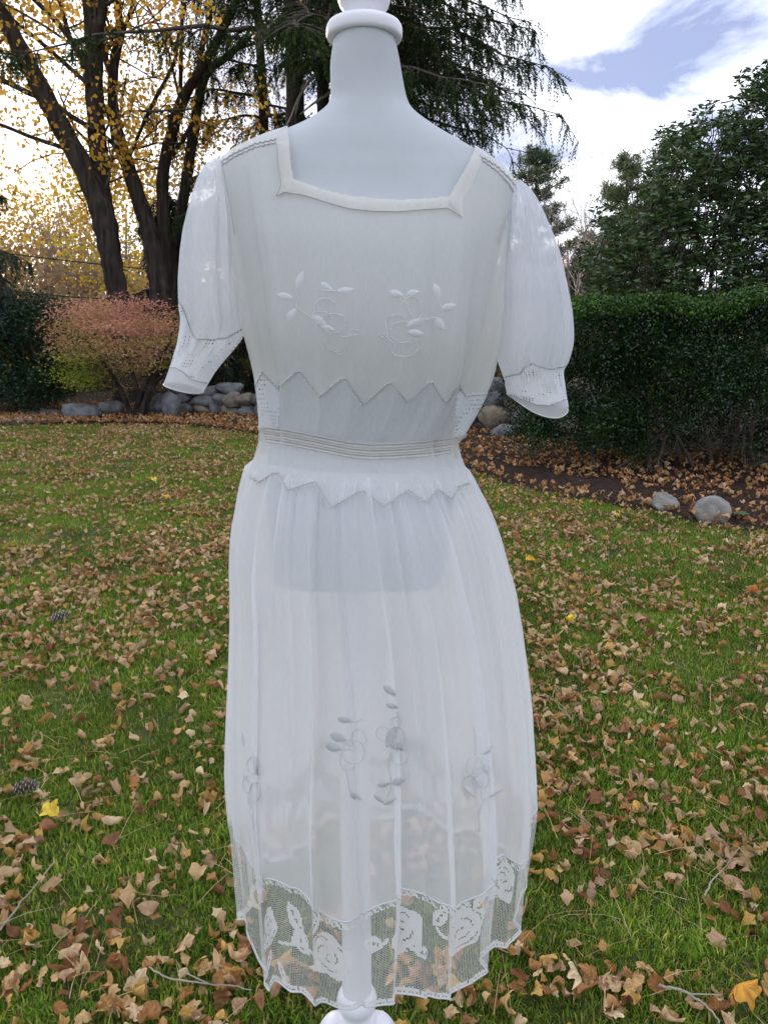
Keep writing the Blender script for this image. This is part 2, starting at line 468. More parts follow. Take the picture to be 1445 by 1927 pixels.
def scatter(name, P, rot, scl, idx, protos, mat):
    me = bpy.data.meshes.new(name)
    me.vertices.add(len(P)); me.vertices.foreach_set('co', np.asarray(P, np.float32).ravel())
    for nm, typ, arr in (('rot', 'FLOAT_VECTOR', rot), ('scl', 'FLOAT', scl), ('pick', 'INT', idx)):
        a = me.attributes.new(nm, typ, 'POINT')
        a.data.foreach_set('vector' if typ == 'FLOAT_VECTOR' else 'value', np.asarray(arr).ravel())
    o = link(name, me)
    ng = bpy.data.node_groups.new(name + '_nodes', 'GeometryNodeTree')
    ng.interface.new_socket('Geometry', in_out='INPUT', socket_type='NodeSocketGeometry')
    ng.interface.new_socket('Geometry', in_out='OUTPUT', socket_type='NodeSocketGeometry')
    gi = ng.nodes.new('NodeGroupInput'); go = ng.nodes.new('NodeGroupOutput')
    ip = ng.nodes.new('GeometryNodeInstanceOnPoints'); ip.inputs['Pick Instance'].default_value = True
    jn = ng.nodes.new('GeometryNodeJoinGeometry')
    for p in reversed(protos):
        oi = ng.nodes.new('GeometryNodeObjectInfo'); oi.inputs['Object'].default_value = p
        g2 = ng.nodes.new('GeometryNodeGeometryToInstance')
        ng.links.new(oi.outputs['Geometry'], g2.inputs[0]); ng.links.new(g2.outputs[0], jn.inputs[0])
    def attr(nm, typ):
        a = ng.nodes.new('GeometryNodeInputNamedAttribute'); a.data_type = typ; a.inputs['Name'].default_value = nm
        return a.outputs['Attribute']
    ng.links.new(gi.outputs[0], ip.inputs['Points']); ng.links.new(jn.outputs[0], ip.inputs['Instance'])
    e2r = ng.nodes.new('FunctionNodeEulerToRotation')
    ng.links.new(attr('rot', 'FLOAT_VECTOR'), e2r.inputs[0]); ng.links.new(e2r.outputs[0], ip.inputs['Rotation'])
    ng.links.new(attr('scl', 'FLOAT'), ip.inputs['Scale']); ng.links.new(attr('pick', 'INT'), ip.inputs['Instance Index'])
    ng.links.new(ip.outputs[0], go.inputs[0])
    md = o.modifiers.new('scatter', 'NODES'); md.node_group = ng
    return o
rg = rnd(11)
pts = []
for y0, y1, dens in ((.55, 2.2, 380), (2.2, 4, 280), (4, 7, 170), (7, 13.2, 100)):
    hw1 = .56 * y1 + 1.0
    n = int(dens * (y1 - y0) * 2 * hw1)
    X = rg.uniform(-hw1, hw1, n); Y = rg.uniform(y0, y1, n)
    k = (np.abs(X) < .56 * Y + .9) & (Y < edge_y(X) + .12 * rg.normal(size=n) - .05)
    pts.append(np.stack([X[k], Y[k], np.zeros(k.sum())], 1))
pts = np.concatenate(pts)
# thinner, shorter and clumpier as a real lawn
nn = len(pts)
clump = np.sin(pts[:, 0] * 3.1 + 1.3 * np.sin(pts[:, 1] * 2.2)) * np.sin(pts[:, 1] * 2.7 + 1.7 * np.sin(pts[:, 0] * 1.9))
scl = (1.0 + .2 * clump + rg.normal(size=nn) * .14).clip(.65, 1.5) * np.where(pts[:, 1] > 5, 1.1, 1.0)
rot = np.stack([rg.normal(size=nn) * .08, rg.normal(size=nn) * .08, rg.uniform(0, 6.28, nn)], 1)
tag(scatter('grass', pts, rot, scl, rg.integers(0, 4, nn), tufts, M['grass']), 'short green lawn grass with tan dry blades among it', 'grass', kind='stuff')

# ------------------------------------------------------------------ fallen leaves
def leaf_shape(kind, n):
    if kind == 'maple':
        key = [(-90, .25), (-70, .50), (-45, .58), (-25, .55), (-8, .88), (8, .74), (22, .64), (35, .88), (45, .98), (58, .80), (70, .62), (80, .85), (90, 1.10)]
    elif kind == 'oak':
        key = [(-90, .55), (-75, .30), (-50, .36), (-30, .30), (-10, .50), (10, .34), (30, .62), (45, .45), (60, .80), (72, .66), (82, 1.0), (90, 1.1)]
    else:
        key = [(-90, .8), (-70, .55), (-40, .48), (0, .50), (40, .60), (65, .80), (80, 1.0), (90, 1.2)]
    full = key + [(180 - a, r) for a, r in reversed(key[1:-1])]
    an = np.array([a for a, r in full], float); rr = np.array([r for a, r in full])
    an = np.append(an, an[0] + 360); rr = np.append(rr, rr[0])
    t = np.linspace(0, 1, n, endpoint=False) * (len(full))
    k = np.arange(len(full) + 1)
    A = np.interp(t, k, an); Rr = np.interp(t, k, rr)
    return np.stack([Rr * np.cos(np.radians(A)), Rr * np.sin(np.radians(A))], 1)
LEAFCOL = [(.58, .38, .17), (.45, .25, .09), (.60, .41, .22), (.36, .175, .06), (.68, .51, .30), (.50, .32, .19), (.55, .34, .10), (.27, .125, .055)]
def leaf_mesh(kind, seed, n, rings, colr, curl=1.0):
    rg = rnd(seed)
    O = leaf_shape(kind, n)
    V = [np.zeros((1, 3))]
    for r in rings:
        q = O * r
        V.append(np.stack([q[:, 0], q[:, 1], np.zeros(n)], 1))
    V = np.concatenate(V)
    # cup along the midrib, roll about a random axis, ripple the margin
    a = rg.uniform(0, np.pi)
    ca, sa = math.cos(a), math.sin(a)
    s = V[:, 0] * ca + V[:, 1] * sa; t_ = -V[:, 0] * sa + V[:, 1] * ca
    kx = rg.uniform(1.4, 4.0) * curl * rg.choice([1, 1, -1])
    s2 = np.sin(s * kx) / kx; z = (1 - np.cos(s * kx)) / kx
    ky = rg.uniform(-1.6, 1.6) * curl
    t2 = np.sin(t_ * ky) / (ky + 1e-6); z = z + (1 - np.cos(t_ * ky)) / (ky + 1e-6)
    rr = np.hypot(V[:, 0], V[:, 1])
    z += .24 * curl * rr ** 2 * np.sin(np.arctan2(V[:, 1], V[:, 0]) * rg.integers(2, 5) + rg.uniform(0, 6))
    z += .05 * np.abs(V[:, 0])
    z += .13 * curl * np.sin(V[:, 0] * 4.1 + rg.uniform(0, 6)) * np.sin(V[:, 1] * 3.7 + rg.uniform(0, 6))
    P = np.stack([s2 * ca - t2 * sa, s2 * sa + t2 * ca, z], 1)
    P[:, 2] -= np.percentile(P[:, 2], 15)
    c = np.array(colr)[None] * (1 + .22 * rg.normal(size=(len(P), 1)).clip(-1.5, 1.5)) * (1 + .15 * (rr[:, None] > .8))
    t1 = np.array([[0, 1 + k, 1 + (k + 1) % n] for k in range(n)])
    qs = []
    for m_ in range(len(rings) - 1):
        b0 = 1 + m_ * n
        qs.append(np.array([[b0 + k, b0 + n + k, b0 + n + (k + 1) % n, b0 + (k + 1) % n] for k in range(n)]))
    # stalk
    st = np.array([(0, -.1, .0), (.03, -.5, .05), (.08, -.95, .02)])
    if kind == 'maple':
        sv, sf = tube(st + np.array((0, 0, P[0, 2])), .022, 3)
        sf = sf + len(P); P = np.vstack([P, sv]); c = np.vstack([c, np.tile(np.array(colr) * .6, (len(sv), 1))])
        qs.append(sf)
    return P, t1, qs, c.clip(0, 1)
rg = rnd(31)
kinds = ['maple', 'ovate', 'oak', 'ovate', 'maple', 'oak']
near_me = []
for k in range(36):
    kd = kinds[k % 6]
    P, t1, qs, c = leaf_mesh(kd, 500 + k, 28, (.45, .78, 1.0), LEAFCOL[k % 8], 1.0 if k % 4 else .6)
    o = build('fallen_leaf', P, [t1] + qs, M['litter'], None, True, c)
    me = o.data; bpy.data.objects.remove(o)
    near_me.append((me, kd, k % 8))
HUE = ['tan', 'russet brown', 'pinkish tan', 'dark rust brown', 'pale buff', 'dull mauve brown', 'orange brown', 'dark brown']
# leaf density follows drifts
_vn = rnd(77).uniform(size=(64, 64))
def vnoise(X, Y):
    i = np.floor(X).astype(int); j = np.floor(Y).astype(int); u = X - i; v = Y - j
    u = u * u * (3 - 2 * u); v = v * v * (3 - 2 * v)
    g = lambda a, b: _vn[a % 64, b % 64]
    return (g(i, j) * (1 - u) + g(i + 1, j) * u) * (1 - v) + (g(i, j + 1) * (1 - u) + g(i + 1, j + 1) * u) * v
def drift(X, Y):
    return np.clip(.55 * vnoise(X * 1.6, Y * 1.6) + .45 * vnoise(X * 4.7 + 9, Y * 4.7 + 3), 0, 1)
cand = []
n = 9000
X = rg.uniform(-9, 9, n * 26); Y = 1.02 + rg.uniform(0, 1, n * 26) * 11.9
k = (np.abs(X) < .55 * Y + .7) & (Y < edge_y(X))
X, Y = X[k], Y[k]
keep = rg.uniform(size=len(X)) < np.clip((drift(X, Y) - .22) * 2.0, .22, 1) * np.where(Y < 3.2, .85, np.where(Y < 6, .80, .55))
X, Y = X[keep], Y[keep]
# pull some into small heaps
hx = X + .05 * (vnoise(X * 5, Y * 5) - .5) * 3; hy = Y + .05 * (vnoise(X * 5 + 20, Y * 5 + 7) - .5) * 3
PT = np.stack([hx, hy], 1)
qx, qy = proj(np.stack([hx, hy, np.full(len(hx), .03)], 1))
vis = (qx > -30) & (qx < 1475) & (qy < 1960) & (qy > 700) & ~((qx > 445) & (qx < 985) & (qy < 1690)) & ~((qx > 480) & (qx < 900) & (qy < 1780))
order = np.argsort(np.where(vis, hy, 99))
NEAR = 285
ni = order[:NEAR]
YMAX = hy[ni].max()
for q_, i in enumerate(ni):
    me, kd, hc = near_me[rg.integers(0, 36)]
    o = link('fallen_leaf', me)
    s = (.017 + .021 * rg.uniform() ** 1.3) * (1.05 if kd == 'maple' else .95)
    o.location = (PT[i, 0], PT[i, 1], rg.uniform(.012, .036))
    o.rotation_euler = (rg.normal() * .6, rg.normal() * .6, rg.uniform(0, 6.28))
    o.scale = (s, s * rg.uniform(.75, 1.1), s)
    kn = {'maple': 'lobed', 'oak': 'long lobed', 'ovate': 'oval'}[kd]
    qx_, qy_ = proj(np.array((PT[i, 0], PT[i, 1], .03)))
    side_ = 'left of' if qx_ < 480 else ('right of' if qx_ > 950 else 'below')
    row_ = 'at the bottom edge' if qy_ > 1800 else ('by the lace' if qy_ > 1620 else 'by the lower skirt')
    far_ = 'far ' if abs(qx_ - 715) > 480 else ''
    tag(o, f'{"little " if s < .022 else "large " if s > .030 else ""}{HUE[hc]} curled {kn} leaf, {far_}{side_} the dress, {row_}'.replace('far left of', 'well left of').replace('curled ', ''), 'leaf', 'fallen leaves on the near lawn')
# the rest of the fallen leaves, too many to count
def leaf_mass(name, P3, size, seed, cols, flat=.55, dens_kind=None):
    rg = rnd(seed)
    protos = [leaf_mesh(kinds[k % 6], 900 + k, 18, (.6, 1.0), (1, 1, 1), 1.0) for k in range(12)]
    mb = MB()
    pick = rg.integers(0, 12, len(P3))
    cols = np.array(cols)
    for k in range(12):
        sel = np.where(pick == k)[0]
        if not len(sel): continue
        P, t1, qs, c = protos[k]
        ns = len(sel)
        ax, ay, az_ = rg.normal(size=ns) * flat, rg.normal(size=ns) * flat, rg.uniform(0, 6.28, ns)
        sc = size[sel]
        cz, sz = np.cos(az_), np.sin(az_); cx_, sx_ = np.cos(ax), np.sin(ax); cy_, sy_ = np.cos(ay), np.sin(ay)
        Q = P[None] * sc[:, None, None]
        x, y, z = Q[..., 0], Q[..., 1], Q[..., 2]
        y, z = y * cx_[:, None] - z * sx_[:, None], y * sx_[:, None] + z * cx_[:, None]
        x, z = x * cy_[:, None] + z * sy_[:, None], -x * sy_[:, None] + z * cy_[:, None]
        x, y = x * cz[:, None] - y * sz[:, None], x * sz[:, None] + y * cz[:, None]
        Vv = np.stack([x, y, z], -1) + P3[sel][:, None]
        nv = len(P)
        cc = cols[rg.integers(0, len(cols), ns)] * rg.uniform(.8, 1.2, (ns, 1))
        Cc = (cc[:, None] * c[None]).clip(0, 1)
        off = np.arange(ns)[:, None, None] * nv
        base_n = mb.n
        mb.V.append(Vv.reshape(-1, 3).astype(np.float32)); mb.C.append(Cc.reshape(-1, 3).astype(np.float32)); mb.n += ns * nv
        mb.F.setdefault(3, []).append((t1[None] + off).reshape(-1, 3) + base_n)
        for qq in qs:
            mb.F.setdefault(4, []).append((qq[None] + off).reshape(-1, 4) + base_n)
    return mb.obj(name, M['litter'])
rest = np.setdiff1d(np.arange(len(PT)), ni)
P3 = np.stack([PT[rest, 0], PT[rest, 1], rg.uniform(.010, .034, len(rest))], 1)
tag(leaf_mass('leaf_litter', P3, .015 + .022 * rg.uniform(0, 1, len(rest)) ** 1.3, 41, LEAFCOL + [(.48, .33, .18), (.52, .36, .17)]), 'dry brown leaves scattered over the lawn towards the trees', 'leaf litter', kind='stuff')
# thick litter on the bed
n = 9000
X = rg.uniform(-7.5, 6.5, n); T = rg.uniform(0, 1, n) ** 1.6
Y = edge_y(X) + T * 4.2 - .1
k = (np.abs(X) < .56 * Y + .8) & ~((X > 1.1) & (rg.uniform(size=n) < .45) & (Y - edge_y(X) < 1.0))
# bare mulch strip along the edge on the right
k &= ~((X > .3) & (X < 2.3) & (Y - edge_y(X) > .15) & (Y - edge_y(X) < .9) & (rg.uniform(size=n) < .82))
X, Y = X[k], Y[k]
P3 = np.stack([X, Y, .06 + rg.uniform(.0, .04, len(X))], 1)
tag(leaf_mass('bed_leaf_litter', P3, rg.uniform(.03, .05, len(X)), 43, [(.48, .25, .10), (.40, .19, .07), (.54, .33, .16), (.32, .14, .05), (.58, .38, .2)]), 'thick russet leaf litter on the bed by the wall and hedge', 'leaf litter', kind='stuff')
# ================================================================== stones, trees, shrubs
def stone_mesh(seed, sx, sy, sz, n=9):
    """angular field stone: a sphere cut by random planes"""
    rg = rnd(seed)
    a = np.linspace(0, np.pi, n); b = np.linspace(0, 2 * np.pi, n * 2, endpoint=False)
    D = np.stack([np.sin(a)[:, None] * np.cos(b), np.sin(a)[:, None] * np.sin(b), np.cos(a)[:, None] * np.ones_like(b)], -1)
    r = np.full(D.shape[:2], 1.0)
    for _ in range(16):
        nrm = unit(rg.normal(size=3)); d = rg.uniform(.55, .80)
        dot = D @ nrm
        r = np.where(dot > .05, np.minimum(r, d / np.maximum(dot, .05)), r)
    r *= 1 + (.03 if n < 15 else .006) * rg.normal(size=r.shape)
    r[0] = r[0].mean(); r[-1] = r[-1].mean()
    r /= .80
    P = D * r[..., None] * np.array((sx, sy, sz))
    return P.reshape(-1, 3), gridfaces(n, n * 2, True)
def stone(name, c, s, seed, mat, parent=None, rotz=0.0):
    V, Fq = stone_mesh(seed, *s)
    ca, sa = math.cos(rotz), math.sin(rotz)
    V = np.stack([V[:, 0] * ca - V[:, 1] * sa, V[:, 0] * sa + V[:, 1] * ca, V[:, 2]], 1) + np.array(c)
    o = build(name, V, [Fq], mat, parent, smooth=False)
    return o
wall = empty('stone_wall', 'low dry stone wall of grey field stones behind the leaf-strewn bed', 'wall')
rg = rnd(61)
WA = [np.array((-4.0, 12.95)), np.array((-2.3, 12.8)), np.array((0.3, 11.6)), np.array((2.9, 10.3))]
wl = catmull(np.array(WA), 60)
seg = np.concatenate([[0], np.cumsum(np.linalg.norm(np.diff(wl, axis=0), axis=1))])
k = 0
for course, (z, hs) in enumerate(((.14, .125), (.31, .105), (.46, .10))):
    s = -.05
    while s < seg[-1]:
        big = 1 + .55 * np.clip((s - 3.6) / 2.5, 0, 1)
        wdt = rg.uniform(.12, .23) * big
        x = np.interp(s + wdt, seg, wl[:, 0]); y = np.interp(s + wdt, seg, wl[:, 1])
        zz = (z + rg.normal() * .02) * big ** .8
        if not (course == 2 and rg.uniform() < .35):
            stone('stone', (x, y + rg.normal() * .05 + course * .05, zz), (wdt * 1.08, .22, hs * big * rg.uniform(.95, 1.3)), 700 + k, M['stone_brown'] if (rg.uniform() < .18 or (s > 5.4 and rg.uniform() < .4)) else M['stone'], wall, rg.normal() * .2 - .25)
        s += wdt * 1.85
        k += 1
def boulder(px, py, wpx, hpx, Y, seed, mat, label, dz=.0):
    c = at(px, py, Y); sc = depth(c) / F
    o = stone('boulder', (c[0], c[1], c[2] + dz), (wpx * sc * .58, wpx * sc * .45, hpx * sc * .62), seed, mat)
    return tag(o, label, 'boulder')
boulder(152, 778, 66, 34, 12.4, 1, M['stone'], 'flat slanted grey boulder left of the pink bush')
boulder(212, 770, 48, 26, 12.8, 2, M['stone'], 'dark low boulder just behind the pink bush stems')
boulder(97, 780, 34, 18, 12.9, 3, M['stone'], 'small dark boulder right of the dark evergreen, second from its trunk')
boulder(58, 782, 38, 20, 12.9, 4, M['stone'], 'small dark boulder under the dark evergreen at far left')
boulder(322, 768, 34, 50, 12.5, 5, M['stone'], 'rounded dark grey boulder at the left end of the stone wall')
boulder(950, 812, 44, 26, 9.9, 6, M['stone'], 'low grey boulder in front of the wall beside the hedge')
def rock(px, py, wpx, hpx, seed, label):
    g = ground(px, py); sc = depth(g) / F
    V, Fq = stone_mesh(seed, wpx * sc * .54, wpx * sc * .46, hpx * sc * .62, 22)
    V = V + np.array((g[0], g[1] + .05, hpx * sc * .38))
    me = build('rock', V, [Fq], M['rock'], smooth=False)
    return tag(me, label, 'rock')
rock(1256, 966, 44, 36, 14, 'smaller pale grey rock at the bed edge, left of the larger one')
rock(1349, 984, 60, 44, 25, 'larger pale grey rock at the bed edge below the hedge')

# ------------------------------------------------------------------ branch growing
def grow(p, d, ln, rad, lvl, rg, mb, tips, nseg=5, sides=4, wob=.25, droop=0.0, kids=(3, 5), spread=.8, shrink=.6):
    P = [p]; dd = unit(d)
    for k in range(nseg):
        dd = unit(dd + rg.normal(size=3) * wob * .5 + np.array((0, 0, -droop)))
        P.append(P[-1] + dd * ln / nseg)
    P = np.array(P)
    V, Fq = tube(P, np.linspace(rad, rad * .45, nseg + 1), sides)
    mb.add(V, Fq)
    if lvl == 0:
        tips.append(P)
        return
    for k in range(rg.integers(kids[0], kids[1] + 1)):
        t = rg.uniform(.3, 1.0)
        i = min(int(t * nseg), nseg - 1)
        q = P[i] + (P[i + 1] - P[i]) * (t * nseg - i)
        nd = unit(unit(P[i + 1] - P[i]) + rg.normal(size=3) * spread)
        grow(q, nd, ln * shrink * rg.uniform(.7, 1.2), rad * .5, lvl - 1, rg, mb, tips, max(3, nseg - 1), 3, wob, droop, kids, spread, shrink)
def traced(limbs, Y, extend=2.5):
    """limbs: list of [(px, py, width_px[, dY])...] from the thick end; returns world polylines and radii"""
    out = []
    for l in limbs:
        P, rr = [], []
        for q in l:
            c = at(q[0], q[1], Y + (q[3] if len(q) > 3 else 0))
            P.append(c); rr.append(q[2] * .5 * depth(c) / F)
        P = np.array(P); rr = np.array(rr)
        if l[-1][1] <= 10 and extend:
            d = unit(P[-1] - P[-2])
            P = np.vstack([P, P[-1] + d * extend, P[-1] + d * extend * 2 + np.array((.2, 0, .3))]); rr = np.append(rr, [rr[-1] * .7, rr[-1] * .35])
        n = len(P) * 6
        out.append((catmull(P, n), np.maximum(catmull(rr[:, None], n)[:, 0], .008)))
    return out
def maple(name, label, limbs, Y, ntw, nleaf, seed, cols, leafsz=.10, lvl=1, keep=None):
    rg = rnd(seed)
    root = empty(name, label, 'tree')
    lim = traced(limbs, Y)
    P0 = lim[0][0][0]
    for k, (P, rr) in enumerate(lim):
        if k == 0:
            P = np.vstack([[P[0][0], P[0][1], -.1], [P[0][0], P[0][1], P[0][2] * .5], P]); rr = np.concatenate([[rr[0] * 1.35, rr[0] * 1.08], rr])
        V, Fq = tube(P, rr * (1 + .05 * np.sin(np.arange(len(rr)) * 1.3)), 12)
        build('trunk' if k == 0 else 'limb', V, [Fq], M['bark'], root)
    mb = MB(); tips = []
    for _ in range(ntw):
        P, rr = lim[rg.integers(0, len(lim))]
        i = rg.integers(int(len(P) * .35), len(P))
        d = unit(np.array((rg.normal(), rg.normal() * .8, rg.normal() * .45 + .25)))
        grow(P[i], d, rg.uniform(1.0, 2.4), min(rr[i] * .35, .03), lvl, rg, mb, tips, 5, 4, .3, .02, (3, 5), .8)
    tag(mb.obj('twigs', M['twig'], root), kind='stuff')
    ctr = np.concatenate([t[1:] for t in tips])
    C = ctr[rg.integers(0, len(ctr), nleaf)] + rg.normal(size=(nleaf, 3)) * .14
    C[:, 2] -= np.abs(rg.normal(size=nleaf)) * .08
    if keep is not None:
        qx, qy = proj(C); C = C[keep(qx, qy, rg)]
    n = len(C)
    D = rg.normal(size=(n, 3)); D[:, 2] -= .9
    V, Fq = leafcards(C, D, rg.uniform(.7, 1.2, n) * leafsz, rg.uniform(.7, 1.1, n) * leafsz * .9, rg)
    cc = np.array(cols)[rg.integers(0, len(cols), n)] * rg.uniform(.75, 1.2, (n, 1))
    tag(build('crown', V, [Fq], M['leaf_yellow'], root, False, np.repeat(cc, 4, 0)), kind='stuff')
    return root
YEL = [(.80, .50, .06), (.74, .40, .05), (.82, .58, .12), (.64, .30, .05), (.75, .54, .14)]
maple('maple_tree', 'large dark forked maple with sparse yellow leaves behind the pink bush',
      [[(224, 560, 40), (214, 510, 39), (207, 470, 41), (198, 420, 46), (184, 373, 44), (153, 307, 39), (112, 232, 37), (62, 137, 35), (22, 60, 32), (-5, 5, 30)],
       [(200, 430, 36, .15), (196, 394, 35, .2), (191, 353, 34, .3), (184, 270, 33, .3), (178, 166, 33, .2), (177, 90, 32), (170, 0, 28)],
       [(178, 120, 20, .1), (186, 60, 22, -.1), (195, 0, 20, -.2)],
       [(178, 190, 14, .2), (158, 120, 13), (128, 66, 12), (92, 25, 10), (66, 0, 9)],
       [(132, 70, 9), (122, 35, 8), (112, 0, 7)],
       [(168, 160, 8), (110, 108, 8), (60, 65, 7), (25, 37, 6)],
       [(180, 245, 10), (140, 222, 9), (98, 194, 9), (50, 174, 8), (0, 150, 7), (-60, 130, 5)],
       [(130, 280, 8), (108, 274, 8), (60, 258, 7), (0, 234, 6), (-50, 220, 4)]], 15.0, 36, 5200, 71, YEL)
maple('maple_tree', 'slender maple with a crooked double stem just right of the forked maple',
      [[(302, 560, 40), (299, 530, 39), (290, 480, 35), (282, 436, 33), (261, 373, 30), (241, 311, 27), (222, 255, 26), (213, 190, 20), (216, 116, 18), (227, 62, 16), (221, 0, 14)],
       [(228, 272, 15), (210, 225, 14), (191, 195, 12), (170, 160, 8)],
       [(213, 150, 9), (200, 112, 12), (196, 80, 9)],
       [(246, 290, 7), (282, 207, 7), (318, 140, 7), (332, 104, 6), (336, 60, 5)],
       [(222, 90, 8), (238, 45, 7), (252, 0, 6)],
       [(252, 340, 10), (225, 285, 9), (200, 258, 8)]], 15.6, 20, 2400, 72, YEL)
maple('maple_tree', 'thin leaning maple trunk nearest the left sleeve, curving to the right',
      [[(322, 570, 26), (319, 519, 25), (309, 415, 24), (307, 332, 23), (324, 249, 22), (344, 187, 20), (394, 104, 17), (448, 0, 14)],
       [(330, 545, 22, .4), (336, 436, 22, .5), (349, 353, 21, .5), (365, 249, 20, .5), (386, 145, 17, .5), (430, 105, 13, .5), (470, 70, 10, .5)],
       [(373, 187, 12, .4), (378, 104, 11, .4), (402, 0, 9, .4)],
       [(340, 200, 8), (341, 110, 8), (344, 0, 7)],
       [(318, 300, 8), (340, 270, 7), (360, 235, 6)]], 16.2, 20, 2200, 73, YEL + [(.35, .30, .06)])

# ------------------------------------------------------------------ Norway spruces with hanging sprays
def needle_twigs(B, D, L, rg, cols, nst=9, nl=.045, nw=.010):
    """hanging twigs: B bases, D directions, L lengths; every twig carries rows of needles"""
    n = len(B)
    D = unit(D)
    s = np.linspace(.03, 1, nst)[None, :, None]
    sag = np.array((0, 0, -1.0))
    C = B[:, None] + D[:, None] * (L[:, None, None] * s) + sag * (L[:, None, None] * .25 * s ** 2)
    out_V = []; out_c = []
    for k in range(3):
        rv = unit(rg.normal(size=(n, nst, 3)))
        S_ = unit(np.cross(np.broadcast_to(D[:, None], rv.shape), rv))
        tip = C + S_ * nl * rg.uniform(.7, 1.2, (n, nst, 1)) + D[:, None] * nl * .8
        wv = unit(np.cross(S_, D[:, None])) * nw
        V = np.stack([C - wv - D[:, None] * nl * .4, C + wv - D[:, None] * nl * .4, tip], 2)
        out_V.append(V.reshape(-1, 3))
    V = np.concatenate(out_V)
    Fq = np.arange(len(V)).reshape(-1, 3)
    cc = cols[rg.integers(0, len(cols), n)] * rg.uniform(.7, 1.25, (n, 1))
    c = np.repeat(cc, nst * 3, 0)
    c = np.concatenate([c, c, c])
    return V, Fq, c
SPR = np.array([(.040, .076, .022), (.030, .058, .020), (.052, .088, .021), (.025, .045, .019), (.075, .10, .025)])
def spruce(name, label, base, height, rad, z0, z1, reach, seed, nb=60, ntw=14000, cols=SPR, az=None, hang=.34, bark='bark_spruce', lean=(0, 0), nl=.045, nst=9):
    rg = rnd(seed)
    root = empty(name, label, 'tree')
    zz = np.linspace(-.1, height, 30)
    P = np.stack([base[0] + lean[0] * zz + .03 * np.sin(zz * 1.3), base[1] + lean[1] * zz, zz], 1)
    V, Fq = tube(P, rad * (1 - .8 * np.clip(zz, 0, height) / height), 12)
    build('trunk', V, [Fq], M[bark], root)
    mb = MB(); B, D = [], []
    for k in range(nb):
        z = rg.uniform(z0, z1)
        a = rg.uniform(0, 2 * np.pi) if az is None else rg.choice(az) + rg.normal() * .35
        ln = reach * (1 - .55 * (z - z0) / (height - z0)) * rg.uniform(.65, 1.1)
        dirh = np.array((math.cos(a), math.sin(a), 0))
        s = np.linspace(0, 1, 12)[:, None]
        Pb = np.array((base[0] + lean[0] * z, base[1], z)) + dirh * ln * s + np.array((0, 0, 1.0)) * (ln * (.16 * s - .62 * s ** 2 + .20 * s ** 4))
        Pb += np.cumsum(rg.normal(size=(12, 3)) * .02 * ln ** .5, 0)
        V, Fq = tube(Pb, np.linspace(.040, .005, 12) * (ln / 3) ** .5, 5); mb.add(V, Fq)
        # laterals
        for q in range(int(8 + ln * 8)):
            t = rg.uniform(.15, 1.02); i = min(int(t * 11), 10)
            p = Pb[i] + (Pb[i + 1] - Pb[i]) * (t * 11 - i)
            sgn = rg.choice([-1, 1])
            ld = unit(np.array((-dirh[1], dirh[0], 0)) * sgn + dirh * rg.uniform(.3, 1.0) + np.array((0, 0, rg.uniform(-.5, -.1))))
            ll = rg.uniform(.25, .75) * (1.2 - .5 * t) * min(1.2, ln / 3)
            ss = np.linspace(0, 1, 5)[:, None]
            Pl = p + ld * ll * ss + np.array((0, 0, -.35)) * ll * ss ** 2
            V, Fq = tube(Pl, np.linspace(.010, .004, 5), 3); mb.add(V, Fq)
            m_ = max(3, int(ll * 16))
            tq = rg.uniform(.05, 1, m_)[:, None]
            bq = p + ld * ll * tq + np.array((0, 0, -.35)) * ll * tq ** 2
            B.append(bq)
            D.append(rg.normal(size=(m_, 3)) * .28 + ld * .3 + np.array((0, 0, -1.0 if rg.uniform() < .55 else -.3)))
    tag(mb.obj('branches', M['twig'], root), kind='stuff')
    B = np.concatenate(B); D = np.concatenate(D)
    if len(B) > ntw:
        k = rg.permutation(len(B))[:ntw]; B, D = B[k], D[k]
    L = rg.uniform(.45, 1.25, len(B)) * hang
    V, Fq, c = needle_twigs(B, D, L, rg, cols, nst=nst, nl=nl)
    tag(build('crown', V, [Fq], M['needle'], root, False, c), kind='stuff')
    return root
def gx(px, Y): return (px - CX) / F * (Y * .985)
spruce('spruce_tree', 'tall spruce with thick scaly trunk and long drooping sprays behind the neck', (gx(566, 15), 15.0), 15, .235, 5.6, 10.0, 4.9, 81, 40, 6000, az=[R(-50), R(-15), R(10), R(30), R(0), R(-30), R(-90)])
spruce('spruce_tree', 'slim spruce trunk left of the thick spruce trunk', (gx(510, 17), 17.0), 14, .15, 4.0, 9.5, 2.5, 82, 28, 3200)
spruce('spruce_tree', 'spruce trunk half hidden behind the finial, right of the thick trunk', (gx(614, 16.2), 16.2), 14, .18, 5.9, 9.8, 4.2, 83, 24, 3000, az=[R(-30), R(20), R(0), R(-60)])
def dead_branch(px_pts, Y, w, name, label):
    P = catmull(np.array([at(x, y, Y + dy) for x, y, dy in px_pts]), 30)
    V, Fq = tube(P, np.linspace(w, w * .3, 30), 5)
    return V, Fq
# pale dead branches hang from the thick spruce
mbd = MB()
for pts in ([(625, 0, -1), (608, 60, -1.2), (575, 110, -1.2), (548, 140, -1)], [(626, 105, -.8), (585, 150, -1.1), (562, 185, -1.2), (545, 225, -1.3), (530, 250, -1.3)], [(575, 150, -1.1), (565, 180, -1.0), (556, 215, -.9)], [(620, 175, -.8), (590, 195, -1), (565, 215, -1.2)], [(580, 0, -.9), (560, 35, -1), (520, 80, -1.1)], [(610, 0, -.9), (600, 35, -1), (602, 70, -1)]):
    V, Fq = dead_branch(pts, 14.6, .028, '', '')
    mbd.add(V, Fq)
sp_root = [o for o in bpy.data.objects if o.name.startswith('spruce_tree') and o.parent is None][0]
tag(mbd.obj('dead_branches', M['pale_twig'], sp_root), kind='stuff')

